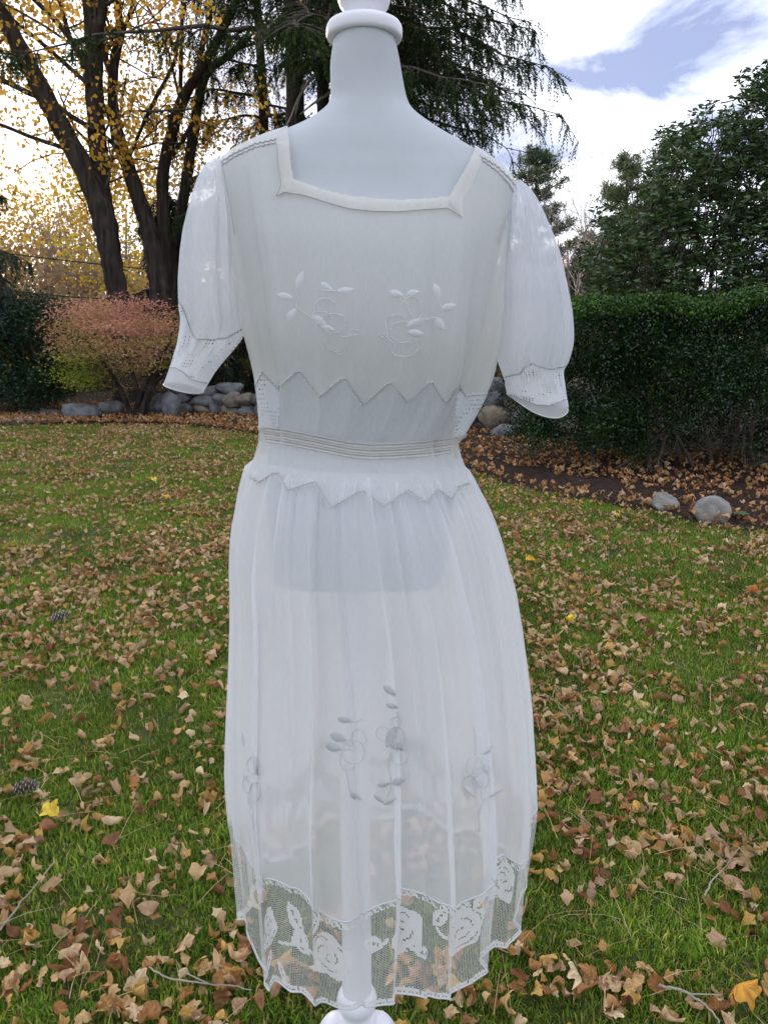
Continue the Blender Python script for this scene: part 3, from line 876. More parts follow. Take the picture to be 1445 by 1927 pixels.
# dark conifers lower down
DARK = np.array([(.022, .045, .022), (.018, .036, .02), (.03, .055, .025)])
BLUE = np.array([(.05, .085, .060), (.04, .07, .05), (.065, .095, .06)])
spruce('young_spruce', 'young dark spruce behind the wall between left sleeve and waist', (gx(440, 16.5), 16.5), 4.6, .09, .35, 4.2, 1.5, 85, 60, 5200, DARK, hang=.30, nst=7)
spruce('young_spruce', 'dense dark conifer behind the maple stems beside the left sleeve', (gx(335, 17.2), 17.2), 5.0, .09, .4, 4.4, 1.25, 86, 64, 6000, DARK, hang=.28, nst=7)
spruce('blue_spruce', 'blue-green conifer at the far left edge above the dark evergreen', (-7.35, 13.2), 5.2, .10, 1.9, 4.8, 1.55, 87, 60, 6500, BLUE, hang=.26, nst=7)

# ------------------------------------------------------------------ leafy shrubs from clumps
def clump_leaves(name, parent, mat, centers, rads, per, lsz, lw, cols, seed, up=0.0, shell=.55, fold=.2, clumpcol=.25):
    rg = rnd(seed)
    n = len(centers) * per
    k = np.repeat(np.arange(len(centers)), per)
    d = unit(rg.normal(size=(n, 3)))
    r = rads[k] * (shell + (1 - shell) * rg.uniform(0, 1, n)) if np.ndim(rads) else rads * (shell + (1 - shell) * rg.uniform(0, 1, n))
    C = centers[k] + d * r[:, None]
    C = C[C[:, 2] > .03]; kk = len(C)
    D = rg.normal(size=(kk, 3)) + np.array((0, 0, up))
    V, Fq = leafcards(C, D, rg.uniform(.7, 1.2, kk) * lsz, rg.uniform(.8, 1.2, kk) * lw, rg, fold)
    cols = np.array(cols)
    cc = cols[rg.integers(0, len(cols), kk)] * rg.uniform(.75, 1.25, (kk, 1))
    return V, Fq, np.repeat(cc, 4, 0), C
# dark evergreen (yew) at the far left
rg = rnd(91)
yew = empty('yew_bush', 'large dark evergreen bush at the far left edge beside the pink bush', 'bush')
n = 210
C = np.stack([rg.uniform(-8.4, -5.5, n), rg.uniform(12.6, 14.4, n), rg.uniform(.25, 2.0, n)], 1)
lim = -5.45 - .30 * (C[:, 2] / 2.0) ** 2 - .25 * np.abs(C[:, 2] - 1.1)
C[:, 0] = np.minimum(C[:, 0], lim + .1)
C[:, 2] = np.minimum(C[:, 2], 2.0 - .10 * np.abs(C[:, 0] + 6.4) ** 2)
V, Fq, cc, _ = clump_leaves('', None, None, C, rg.uniform(.22, .42, n), 230, .06, .022, [(.012, .040, .014), (.010, .030, .011), (.016, .050, .017), (.022, .058, .02)], 92)
tag(build('foliage', V, [Fq], M['leaf_hedge'], yew, False, cc), kind='stuff')
for k in range(7):
    b = np.array((-6.0 - .3 * k, 13.2 + .1 * (k % 3), -.05))
    V, Fq = tube(catmull(np.array([b, b + (.1, -.1, .8), b + (.2 * (k % 3 - 1), -.1, 1.6)]), 10), np.linspace(.05, .02, 10), 6)
    build('stem', V, [Fq], M['twig'], yew)

# the pink and green burning bush
rg = rnd(95)
bush = empty('burning_bush', 'round spreading bush turning pink, olive and yellow-green below the forked maple', 'bush')
bb = np.array((gx(258, 12.6), 12.6, 0))
mb = MB(); tips = []
for k in range(9):
    a = rg.uniform(0, 6.28)
    P0 = bb + np.array((.13 * math.cos(a), .10 * math.sin(a), -.05))
    end = bb + np.array((rg.uniform(-1.2, .9), rg.uniform(-.7, .7), rg.uniform(1.1, 1.6)))
    Pm = catmull(np.array([P0, P0 + (end - P0) * .35 + np.array((0, 0, .18)), end]), 12)
    V, Fq = tube(Pm, np.linspace(.055, .014, 12), 7)
    build('stem', V, [Fq], M['bark'], bush)
    for q in range(8):
        i = rg.integers(4, 12)
        grow(Pm[i], np.array((rg.normal(), rg.normal(), rg.normal() * .4 + .2)), rg.uniform(.4, .8), .012, 1, rg, mb, tips, 4, 3, .3, .02, (2, 4), .7)
tag(mb.obj('twigs', M['twig'], bush), kind='stuff')
# layered sprays of leaves on an uneven dome
n = 430
dv_ = unit(rg.normal(size=(n, 3))); rr = rg.uniform(.35, 1, n) ** .55
lob = 1 + .16 * np.sin(3 * np.arctan2(dv_[:, 1], dv_[:, 0]) + 1) + .12 * np.sin(5 * dv_[:, 2] + 2 * dv_[:, 0])
sx_ = np.where(dv_[:, 0] < 0, 1.42, 1.05)
C = np.stack([bb[0] - .12 + sx_ * dv_[:, 0] * rr * lob, bb[1] + .95 * dv_[:, 1] * rr * lob, 1.18 + .84 * dv_[:, 2] * rr * lob], 1)
C = C[C[:, 2] > .42]
C = C[~((C[:, 2] < .85) & (np.abs(C[:, 0] - bb[0]) < .65) & (C[:, 1] < bb[1] + .3))]
n = len(C)
per = 56
k = np.repeat(np.arange(n), per)
d = rg.normal(size=(n * per, 3)) * np.array((.17, .17, .05))
Cl = C[k] + d
Dv = rg.normal(size=(n * per, 3)) * np.array((1, 1, .35))
V, Fq = leafcards(Cl, Dv, rg.uniform(.035, .062, n * per), rg.uniform(.016, .026, n * per), rg, .15)
PINK = np.array([(.62, .26, .20), (.68, .36, .27), (.58, .32, .18)]); OLV = np.array([(.40, .36, .10), (.48, .37, .13), (.54, .37, .17)]); LIM = np.array([(.28, .36, .03), (.18, .28, .04), (.38, .42, .05)])
tone = (C[:, 2] - 1.15) * 1.1 + .35 * np.sin(C[:, 0] * 3 + 1) + rg.normal(size=n) * .35 - .25 * np.clip(C[:, 0] - bb[0], -.2, 1)
lowleft = (C[:, 2] < 1.05) & (C[:, 0] < bb[0] - .3)
cs = np.zeros((n, 3))
for q in range(n):
    pal = LIM if (lowleft[q] and rg.uniform() < .8) else (PINK if tone[q] > .38 else (OLV if rg.uniform() < .8 else PINK))
    cs[q] = pal[rg.integers(0, 3)]
cc = cs[k] * rg.uniform(.75, 1.3, (n * per, 1))
tag(build('foliage', V, [Fq], M['leaf_bush'], bush, False, np.repeat(cc, 4, 0)), kind='stuff')

# the clipped hedge on the right
rg = rnd(101)
hedge = empty('clipped_hedge', 'tall clipped dark green hedge on the right behind the two rocks', 'hedge')
def hedge_top(X): return 1.60 + .13 * np.clip((X - 1.6) / 1.6, 0, 1.4) + .06 * np.sin(X * 3.3 + 1) + .03 * np.sin(X * 7.9) - .22 * np.clip((1.95 - X) / .5, 0, 1) ** 2
n = 1500
X = rg.uniform(1.25, 5.2, n); Y = 6.95 + rg.uniform(0, 1, n) ** 1.8 * 1.3 - .10 * (X - 2)
top = hedge_top(X); Z = np.where(rg.uniform(size=n) < .22, top - rg.uniform(0, .12, n), rg.uniform(.12, 1, n) * top)
frontness = np.clip((7.25 - (Y + .10 * (X - 2))) / .3, 0, 1)
Z = np.minimum(Z, top - .16 * frontness ** 2 * rg.uniform(.6, 1, n))
leftlim = 1.38 + .42 * np.clip((Z - .7) / 1.0, 0, 1) ** 1.3 + .18 * np.sin(Z * 5) * .3
X = np.maximum(X, leftlim)
bul = .24 * np.sin(X * 2.1 + Z * 1.3) * np.sin(Z * 2.7 + X) + .10 * np.sin(X * 5 + 2 * Z)
Y = Y + bul + .20 * np.clip((.5 - Z) / .5, 0, 1)
thin = (X > 2.55) & (Z < .62 + .10 * np.sin(X * 4))
k = ~(thin & (rg.uniform(size=n) < .9))
k &= ~((Z < .30) & (rg.uniform(size=n) < .55))
C = np.stack([X, Y, Z], 1)[k]
nb_ = 520
C = np.vstack([C, np.stack([rg.uniform(2.2, 6.0, nb_), rg.uniform(7.9, 8.6, nb_), rg.uniform(.05, 1.25, nb_)], 1)]); n = len(C)
per = 95
kk = np.repeat(np.arange(n), per)
Cl = C[kk] + rg.normal(size=(n * per, 3)) * np.array((.072, .065, .068))
k2 = (Cl[:, 2] < hedge_top(Cl[:, 0]) + .03) & (Cl[:, 2] > .05); Cl = Cl[k2]; kk = kk[k2]
m_ = len(Cl)
V, Fq = leafcards(Cl, rg.normal(size=(m_, 3)) + np.array((0, -.5, .3)), rg.uniform(.022, .042, m_), rg.uniform(.012, .022, m_), rg, .15)
HG = np.array([(.010, .034, .007), (.015, .046, .009), (.008, .025, .007), (.032, .075, .011)])
ct = rg.uniform(.55, 1.45, n)
newg = (hedge_top(Cl[:, 0]) - Cl[:, 2] < .16)
cc = HG[rg.integers(0, 4, m_)] * ct[kk][:, None] * rg.uniform(.75, 1.25, (m_, 1))
cc[newg] = cc[newg] * np.array((2.8, 2.3, 1.3))      # fresh yellow-green growth on the clipped top
tag(build('foliage', V, [Fq], M['leaf_hedge'], hedge, False, np.repeat(cc, 4, 0)), kind='stuff')
mb = MB(); tips = []
for q in range(26):
    b = np.array((rg.uniform(1.6, 5), rg.uniform(7.2, 7.9), -.03))
    d = np.array((rg.normal() * .35, rg.normal() * .25 - .1, 1))
    P = catmull(np.array([b, b + unit(d) * .5 + rg.normal(size=3) * .06, b + unit(d) * 1.2 + rg.normal(size=3) * .12]), 10)
    V, Fq = tube(P, np.linspace(.022, .008, 10), 5)
    build('stem', V, [Fq], M['twig'], hedge)
    for _ in range(2):
        grow(P[rg.integers(2, 8)], np.array((rg.normal(), -abs(rg.normal()), rg.normal() * .4)), rg.uniform(.3, .6), .006, 1, rg, mb, tips, 4, 3, .4)
tag(mb.obj('twigs', M['twig'], hedge), kind='stuff')

# rhododendron above and behind the hedge: whorls of leathery leaves
rg = rnd(111)
rho = empty('rhododendron', 'tall leathery-leaved rhododendron rising behind the hedge on the right', 'bush')
outline = [(1085, 560), (1100, 520), (1112, 480), (1135, 440), (1120, 410), (1180, 395), (1225, 360), (1240, 310), (1255, 260), (1275, 235), (1320, 228), (1370, 215), (1395, 190), (1400, 150), (1430, 135), (1470, 110), (1700, 60), (1700, 620), (1085, 620)]
W = []
while len(W) < 5600:
    px = rg.uniform(1080, 1640); py = rg.uniform(100, 620)
    W.append((px, py))
W = np.array(W)
def inpoly0(x, y, poly):
    r = np.zeros(x.shape, bool); n_ = len(poly)
    for i in range(n_):
        x0, y0 = poly[i]; x1, y1 = poly[(i + 1) % n_]
        r ^= ((y0 > y) != (y1 > y)) & (x < (x1 - x0) * (y - y0) / ((y1 - y0) + 1e-9) + x0)
    return r
W = W[inpoly0(W[:, 0], W[:, 1], outline)]
# three real depths of shoots, thinner towards the upper left where sky shows through
Yd = 8.6 + rg.uniform(0, 1, len(W)) * 1.9
W = W + rg.normal(size=W.shape) * 13 + np.stack([8 * np.sin(W[:, 1] * .05), 10 * np.sin(W[:, 0] * .06)], 1)
Cw = np.array([at(a, b, y) for (a, b), y in zip(W, Yd)])
gap = np.sin(W[:, 0] * .045 + 1) * np.sin(W[:, 1] * .05 + .5)
Cw = Cw[(gap > -.38) | (rg.uniform(size=len(W)) < .3)]
nW = len(Cw); per = 11
a = rg.uniform(0, 6.28, nW)[:, None] + np.arange(per)[None] * 2.4
tilt = rg.uniform(-.45, .35, (nW, per))
D = np.stack([np.cos(a) * np.cos(tilt), np.sin(a) * np.cos(tilt), np.sin(tilt)], -1)
ax = unit(rg.normal(size=(nW, 3)) * .35 + np.array((0, -.3, 1)))
D = D + ax[:, None] * rg.uniform(-.1, .4, (nW, per, 1))
Ln = rg.uniform(.065, .115, (nW, per))
Cl = Cw[:, None] + unit(D) * (Ln[..., None] * .55) + ax[:, None] * rg.uniform(-.05, .03, (nW, per, 1))
n = nW * per
V, Fq = leafcards(Cl.reshape(-1, 3), D.reshape(-1, 3), Ln.ravel(), Ln.ravel() * .34, rg, .22)
RH = np.array([(.055, .105, .030), (.068, .125, .036), (.040, .080, .026), (.12, .165, .06)])
cc = RH[rg.integers(0, 4, n)] * rg.uniform(.75, 1.3, (n, 1))
tag(build('foliage', V, [Fq], M['leaf_rhodo'], rho, False, np.repeat(cc, 4, 0)), kind='stuff')
mb = MB()
for q in range(10):
    b = np.array((rg.uniform(3.0, 6.0), rg.uniform(9.2, 10.2), -.05))
    P = catmull(np.array([b, b + np.array((rg.normal() * .2, rg.normal() * .2, 1.5)), b + np.array((rg.normal() * .5, rg.normal() * .4, 3.0))]), 14)
    V, Fq = tube(P, np.linspace(.05, .018, 14), 6); build('stem', V, [Fq], M['twig'], rho)
stems_ = np.array([(rg.uniform(2.8, 6), rg.uniform(9, 10.2), rg.uniform(.8, 2.4)) for _ in range(40)])
for q in range(0, nW, 5):
    c = Cw[q]; s = c + np.array((rg.normal() * .18, .15 + abs(rg.normal()) * .2, -rg.uniform(.25, .6)))
    P = catmull(np.array([s, (s + c) / 2 + rg.normal(size=3) * .12, c]), 6)
    V, Fq = tube(P, np.linspace(.010, .004, 6), 3); mb.add(V, Fq)
tag(mb.obj('twigs', M['twig'], rho), kind='stuff')

# ------------------------------------------------------------------ distant pines, bare trees, woods, house, wires
def pine(px, ytop, Y, wpx, seed, label, cols, name='pine_tree', density=1.0):
    rg = rnd(seed)
    root = empty(name, label, 'tree')
    t = at(px, ytop, Y); H = t[2]; half = wpx * .5 * depth(t) / F
    zz = np.linspace(-.1, H, 16)
    V, Fq = tube(np.stack([t[0] + .1 * np.sin(zz * .5), np.full(16, Y), zz], 1), np.linspace(.22, .03, 16) * H / 10, 7)
    build('trunk', V, [Fq], M['bark_spruce'], root)
    mb = MB(); C = []
    z = H * .22
    while z < H:
        f = (H - z) / (H * .78)
        for b in range(rg.integers(4, 7)):
            a = rg.uniform(0, 6.28); ln = half * (.22 + 1.05 * f ** .7) * rg.uniform(.5, 1.15)
            d = np.array((math.cos(a), math.sin(a), rg.uniform(-.05, .30)))
            s = np.linspace(0, 1, 6)[:, None]
            P = np.array((t[0], Y, z)) + d * ln * s + np.array((0, 0, .18)) * ln * s ** 2
            V, Fq = tube(P, np.linspace(.05, .015, 6), 3); mb.add(V, Fq)
            m_ = int((4 + ln * 9) * density)
            C.append(np.array((t[0], Y, z)) + d * ln * (q := rg.uniform(.3, 1.05, (m_, 1))) + np.array((0, 0, .18)) * ln * q ** 2 + rg.normal(size=(m_, 3)) * np.array((.16, .16, .08)))
        z += rg.uniform(.3, .55) * H / 10
    tag(mb.obj('branches', M['twig'], root), kind='stuff')
    C = np.concatenate(C); per = 16; n = len(C) * per
    kk = np.repeat(np.arange(len(C)), per)
    D = rg.normal(size=(n, 3)) + np.array((0, 0, .5))
    V, Fq = leafcards(C[kk] + unit(D) * .10 + rg.normal(size=(n, 3)) * .07, D, .26, .035, rg, .05)
    cc = np.array(cols)[rg.integers(0, len(cols), n)] * rg.uniform(.7, 1.3, (n, 1))
    tag(build('crown', V, [Fq], M['leaf_far'], root, False, np.repeat(cc, 4, 0)), kind='stuff')
PN = [(.09, .12, .06), (.07, .10, .055), (.12, .15, .08)]
pine(1014, 288, 36, 175, 121, 'dark pine just right of the right shoulder', PN)
pine(1185, 300, 34, 165, 122, 'pale green pine between the bare tree and the rhododendron', [(.16, .20, .10), (.13, .17, .09), (.20, .23, .12)])
pine(1258, 262, 32, 150, 123, 'pale green pine partly hidden by the top of the rhododendron', [(.16, .20, .10), (.13, .17, .09), (.20, .23, .12)])
pine(1100, 478, 30, 62, 124, 'small pointed conifer below the bare tree, left of the hedge top', [(.06, .09, .06), (.05, .075, .05)], 'small_conifer', 1.6)
def bare(px, ybase, ytop, Y, seed, label, n=9, mat='pale_twig', leaf=None, nleaf=0, spread=.5, name='bare_tree', lsz=.16):
    rg = rnd(seed)
    root = empty(name, label, 'tree')
    b = at(px, ybase, Y); t = at(px, ytop, Y); H = t[2]
    P = catmull(np.array([(b[0], Y, -.1), (b[0] + .1, Y, H * .25), (b[0], Y, H * .45)]), 10)
    V, Fq = tube(P, np.linspace(.10, .05, 10) * H / 8, 8); build('trunk', V, [Fq], M[mat], root)
    mb = MB(); tips = []
    for k in range(n):
        d = np.array((rg.normal() * spread, rg.normal() * spread, 1.0))
        grow(P[rg.integers(3, 10)], d, H * rg.uniform(.4, .62), .042 * H / 8, 3, rg, mb, tips, 6, 4, .22, -.02, (3, 5), .55, .6)
    tag(mb.obj('branches', M[mat], root), kind='stuff')
    if nleaf:
        c = np.concatenate(tips); C = c[rg.integers(0, len(c), nleaf)] + rg.normal(size=(nleaf, 3)) * .2
        V, Fq = leafcards(C, rg.normal(size=(nleaf, 3)), lsz, lsz * .7, rg)
        cc = np.array(leaf)[rg.integers(0, len(leaf), nleaf)] * rg.uniform(.7, 1.25, (nleaf, 1))
        tag(build('crown', V, [Fq], M['leaf_far'], root, False, np.repeat(cc, 4, 0)), kind='stuff')
bare(1078, 640, 325, 28, 131, 'leafless grey tree between the two pines right of the sleeve', 9)
bare(1062, 640, 498, 42, 132, 'small orange-leaved tree at the outer edge of the right sleeve', 8, 'twig', [(.65, .25, .06), (.55, .20, .05), (.7, .33, .10)], 5000, name='orange_tree')
bare(85, 660, 400, 27, 133, 'thin-leaved buff tree behind the far-left wires', 9, 'pale_twig', [(.5, .33, .15), (.45, .25, .12), (.55, .40, .2)], 1800, name='buff_tree')
bare(160, 660, 420, 31, 134, 'pale bare tree glowing behind the forked maple trunk', 9, 'pale_twig', [(.45, .33, .2), (.5, .3, .14)], 2500)
bare(30, 660, 330, 24, 135, 'yellow-leaved tree at the far left edge beyond the blue conifer', 7, 'pale_twig', [(.8, .50, .06), (.8, .58, .12), (.66, .36, .05)], 2600, name='yellow_tree', lsz=.13)
bare(270, 660, 380, 22, 136, 'yellow-leaved tree between the forked maple and the slender maple', 6, 'pale_twig', [(.8, .54, .05), (.75, .45, .05), (.6, .5, .08)], 1500, name='yellow_tree', lsz=.13)
bare(395, 660, 330, 30, 137, 'olive tree far behind the leaning maple near the left sleeve', 8, 'twig', [(.3, .28, .1), (.4, .28, .1)], 1500, name='olive_tree')
rg = rnd(141)
# far woods, one hazy mass
mb = MB(); n = 420
Cw = np.stack([rg.uniform(-42, 34, n), rg.uniform(38, 62, n), rg.uniform(.3, 1, n)], 1)
hgt = np.where(Cw[:, 0] < -4, 5.4, 3.6) + 1.0 * np.sin(Cw[:, 0] * .7)
Cw[:, 2] *= hgt
per = 110; kk = np.repeat(np.arange(n), per)
C = Cw[kk] + rg.normal(size=(n * per, 3)) * np.array((1.0, 1.0, .65))
C = C[C[:, 2] > .1]; m_ = len(C)
V, Fq = leafcards(C, rg.normal(size=(m_, 3)), rg.uniform(.25, .42, m_), .22, rg)
cl = np.array([(.40, .26, .15), (.46, .27, .14), (.36, .29, .17), (.30, .26, .13), (.48, .32, .20)])
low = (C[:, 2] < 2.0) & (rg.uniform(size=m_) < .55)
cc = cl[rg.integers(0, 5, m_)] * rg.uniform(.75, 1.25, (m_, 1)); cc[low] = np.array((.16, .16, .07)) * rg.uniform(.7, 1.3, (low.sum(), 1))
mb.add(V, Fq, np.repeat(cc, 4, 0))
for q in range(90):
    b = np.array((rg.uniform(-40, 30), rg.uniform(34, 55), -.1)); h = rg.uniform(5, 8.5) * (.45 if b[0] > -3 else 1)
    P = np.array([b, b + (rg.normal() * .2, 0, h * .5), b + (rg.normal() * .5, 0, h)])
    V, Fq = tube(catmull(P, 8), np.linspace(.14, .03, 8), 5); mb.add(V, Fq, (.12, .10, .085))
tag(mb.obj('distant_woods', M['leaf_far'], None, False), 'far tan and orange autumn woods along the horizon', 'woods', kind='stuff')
# understory behind the wall and bush
n = 260
Cw = np.stack([rg.uniform(-16, 8, n), rg.uniform(19, 24, n), rg.uniform(.1, 1.9, n)], 1)
per = 150; kk = np.repeat(np.arange(n), per)
C = Cw[kk] + rg.normal(size=(n * per, 3)) * np.array((.5, .5, .32)); C = C[C[:, 2] > .05]; m_ = len(C)
V, Fq = leafcards(C, rg.normal(size=(m_, 3)), rg.uniform(.10, .2, m_), .10, rg)
cl = np.array([(.10, .11, .04), (.24, .17, .08), (.30, .26, .07), (.07, .10, .045), (.30, .17, .08)])
tone = rg.integers(0, 5, n)
cc = cl[tone][kk][:m_] if len(kk) == m_ else cl[rg.integers(0, 5, m_)]
cc = cc * rg.uniform(.7, 1.3, (m_, 1))
tag(build('understory', V, [Fq], M['leaf_far'], None, False, np.repeat(cc, 4, 0)), 'low brushy understory in the shade behind the stone wall', 'brush', kind='stuff')
# pale blue house glimpsed between waist and right sleeve
house = empty('house', 'pale blue-grey house glimpsed between the waist and the right sleeve', 'house')
HX0, HX1, HY, HZ = 1.6, 4.9, 24.0, 2.7
def boxo(name, x0, x1, y0, y1, z0, z1, mat, parent):
    V = [(x, y, z) for z in (z0, z1) for y in (y0, y1) for x in (x0, x1)]
    Fq = np.array([[0, 1, 3, 2][::-1], [4, 5, 7, 6], [0, 1, 5, 4], [1, 3, 7, 5], [3, 2, 6, 7], [2, 0, 4, 6]])
    return build(name, V, [Fq], mat, parent, smooth=False)
hw = boxo('wall', HX0, HX1, HY, HY + 5, 0, HZ, M['siding'], house)
for k in range(16):
    z = .05 + k * .165
    V = [(HX0 - .01, HY - .004, z + .16), (HX1 + .01, HY - .004, z + .16), (HX1 + .01, HY - .028, z), (HX0 - .01, HY - .028, z), (HX0 - .01, HY - .002, z), (HX1 + .01, HY - .002, z)]
    build('siding_board', V, [np.array([[0, 1, 2, 3], [3, 2, 5, 4]])], M['siding'], hw, smooth=False)
V = [(HX0 - .3, HY - .35, HZ - .05), (HX1 + .3, HY - .35, HZ - .05), (HX1 + .3, HY + 2.5, HZ + 1.0), (HX0 - .3, HY + 2.5, HZ + 1.0), (HX1 + .3, HY + 5.35, HZ - .05), (HX0 - .3, HY + 5.35, HZ - .05)]
V2 = [(a, b, c + .12) for a, b, c in V]
build('roof', V + V2, [np.array([[0, 1, 2, 3][::-1], [3, 2, 4, 5][::-1], [6, 7, 8, 9], [9, 8, 10, 11], [0, 1, 7, 6], [4, 5, 11, 10]]), ], M['roofing'], house, smooth=False)
wn = boxo('window', 2.95, 3.62, HY - .07, HY - .03, .75, 1.75, M['trim'], house)
boxo('pane', 3.02, 3.55, HY - .085, HY - .0715, .82, 1.68, M['glass'], wn)
def wire(pts, Y, label, sag):
    A, B = at(*pts[0], Y), at(*pts[1], Y)
    s = np.linspace(-.6, 1.8, 40)[:, None]
    P = A + (B - A) * s; P[:, 2] -= sag * 4 * (s[:, 0] * (1 - s[:, 0]))
    V, Fq = tube(P, .014, 5)
    tag(build('power_line', V, [Fq], M['wire']), label, 'wire')
wire([(0, 475), (480, 522)], 19.0, 'higher thin black overhead wire crossing behind the maple trunks', .05)
wire([(0, 543), (140, 559)], 18.2, 'lower black overhead wire above the dark evergreen at far left', .02)
# ================================================================== dress form and dress
YC = 1.0
def sections(rows, n, Yc=YC, shrink=0.985):
    """rows ((Lx,Ly),(Rx,Ry),b) -> arrays mid (n,3), half (n,3), b (n,)"""
    A = []
    for (l, r, b) in rows:
        L = at(l[0], l[1], Yc); Rr = at(r[0], r[1], Yc)
        A.append(np.concatenate([(L + Rr) / 2, (Rr - L) / 2 * shrink, [b]]))
    A = catmull(np.array(A), n)
    return A[:, :3], A[:, 3:6], A[:, 6]
def section_points(mid, half, b, th, e=2.0):
    """th = 0 at the right, pi/2 towards the camera"""
    c, s = np.cos(th), np.sin(th)
    if e != 2.0:
        c = np.sign(c) * np.abs(c) ** (2 / e); s = np.sign(s) * np.abs(s) ** (2 / e)
    P = mid[:, None] + half[:, None] * c[None, :, None]
    P[..., 1] -= b[:, None] * s[None]
    return P

form = empty('dress_form', 'white dress form on a turned wooden pole stand, inside the sheer dress', 'dress form')
TORSO = [((627, 76), (744, 72), .0405), ((621, 120), (753, 115), .043), ((621, 160), (760, 156), .0445), ((620, 190), (768, 190), .047),
         ((607, 209), (783, 213), .050), ((575, 230), (817, 238), .054), ((540, 246), (852, 259), .058), ((500, 261), (888, 279), .062),
         ((462, 278), (922, 300), .066), ((430, 296), (950, 322), .070), ((416, 316), (964, 344), .075), ((414, 348), (966, 374), .082),
         ((424, 400), (957, 420), .094), ((444, 470), (940, 485), .106), ((470, 600), (915, 610), .113), ((492, 700), (880, 712), .100),
         ((506, 800), (846, 818), .086), ((503, 880), (856, 893), .096), ((505, 960), (850, 965), .100), ((513, 1030), (842, 1032), .085),
         ((520, 1078), (833, 1078), .066)]
TH = np.linspace(0, 2 * np.pi, 96, endpoint=False)
tm, thf, tb = sections(TORSO, 160)
_ex = np.interp(np.arange(160), [0, 120, 159], [2, 2, 3.6])[:, None]
_c, _s = np.cos(TH)[None], np.sin(TH)[None]
_c = np.sign(_c) * np.abs(_c) ** (2 / _ex); _s = np.sign(_s) * np.abs(_s) ** (2 / _ex)
TP = tm[:, None] + thf[:, None] * _c[..., None]
TP[..., 1] -= tb[:, None] * _s
# round the bottom edge in and close it
last = TP[-1]; cen = last.mean(0)
ring1 = cen + (last - cen) * 0.97 + np.array((0, 0, -0.006))
ring2 = cen + (last - cen) * 0.5 + np.array((0, 0, -0.008))
ring3 = cen + (last - cen) * 0.02 + np.array((0, 0, -0.008))
TPc = np.concatenate([TP, ring1[None], ring2[None], ring3[None]])
build('torso_cover', TPc.reshape(-1, 3), [gridfaces(len(TPc), 96, True)], M['jersey'], form)
# neck cap: a turned disc seen from below, and the finial on it
top = TP[0].mean(0)
zt = top[2]
V, Fq = lathe([(0.0, zt - .001), (.0425, zt - .001), (.0445, zt + .0003), (.0455, zt + .003), (.0457, zt + .009), (.0450, zt + .0125), (.043, zt + .0155), (.038, zt + .018), (.028, zt + .0195), (0, zt + .0195)], (top[0], top[1]))
build('neck_cap', V, [Fq], M['paint'], form)
z0 = zt + .0195
V, Fq = lathe([(0, z0 - .002), (.019, z0 - .002), (.0205, z0 + .003), (.0225, z0 + .007), (.029, z0 + .015), (.0325, z0 + .026), (.0335, z0 + .038), (.032, z0 + .052), (.027, z0 + .066), (.018, z0 + .078), (.013, z0 + .088), (.012, z0 + .098), (.016, z0 + .106), (.017, z0 + .114), (.012, z0 + .124), (0, z0 + .128)], (top[0], top[1]))
build('finial', V, [Fq], M['paint'], form)
# pole, turned ring and tripod legs
pc = at(671, 1800, YC)
zb = cen[2]
pz = at(671, 1868, YC)[2]
V, Fq = lathe([(.0205, zb - .004), (.0205, zb - .25), (.0225, zb - .4), (.0235, pz + .02), (.0235, pz)], (pc[0], YC))
build('pole', V, [Fq], M['paint'], form)
V, Fq = lathe([(.0236, pz + .006), (.0275, pz + .003), (.0315, pz - .006), (.0325, pz - .014), (.031, pz - .022), (.0265, pz - .03), (.026, pz - .036), (.03, pz - .044), (.034, pz - .06), (.035, pz - .11), (.03, pz - .14), (0, pz - .145)], (pc[0], YC))
build('pole_collar', V, [Fq], M['paint'], form)
def leg(ang):
    """flat cabriole leg cut from board, arching out from the hub and down to the ground"""
    pts = np.array([(.020, pz - .066), (.036, pz - .060), (.048, pz - .082), (.056, pz - .125), (.095, pz - .185), (.19, .038), (.25, .018)])
    C2 = catmull(pts, 26)
    t = np.gradient(C2, axis=0); t /= np.linalg.norm(t, axis=1)[:, None]
    nrm = np.stack([-t[:, 1], t[:, 0]], 1)
    hw = np.interp(np.linspace(0, 1, 26), [0, .12, .4, .8, 1], [.010, .018, .018, .014, .016])
    ca, sa = math.cos(ang), math.sin(ang)
    V = []
    th_ = .017
    for k in range(26):
        for sgn, sd_, ins in ((1, -1, .72), (1, -1, 1), (1, 1, 1), (1, 1, .72), (-1, 1, .72), (-1, 1, 1), (-1, -1, 1), (-1, -1, .72)):
            pass
        prof = [(hw[k], th_ * .6), (hw[k] * .75, th_), (-hw[k] * .75, th_), (-hw[k], th_ * .6), (-hw[k], -th_ * .6), (-hw[k] * .75, -th_), (hw[k] * .75, -th_), (hw[k], -th_ * .6)]
        for (u, s) in prof:
            q = C2[k] + nrm[k] * u
            V.append((pc[0] + ca * q[0] - sa * s, YC + sa * q[0] + ca * s, max(q[1], 0.002)))
    o = build('leg', np.array(V), [gridfaces(26, 8, True), np.array([[0, 1, 2, 3, 4, 5, 6, 7]]), np.array([[207, 206, 205, 204, 203, 202, 201, 200]])], M['paint'], form)
for a in (R(-172), R(-8), R(90)):
    leg(a)

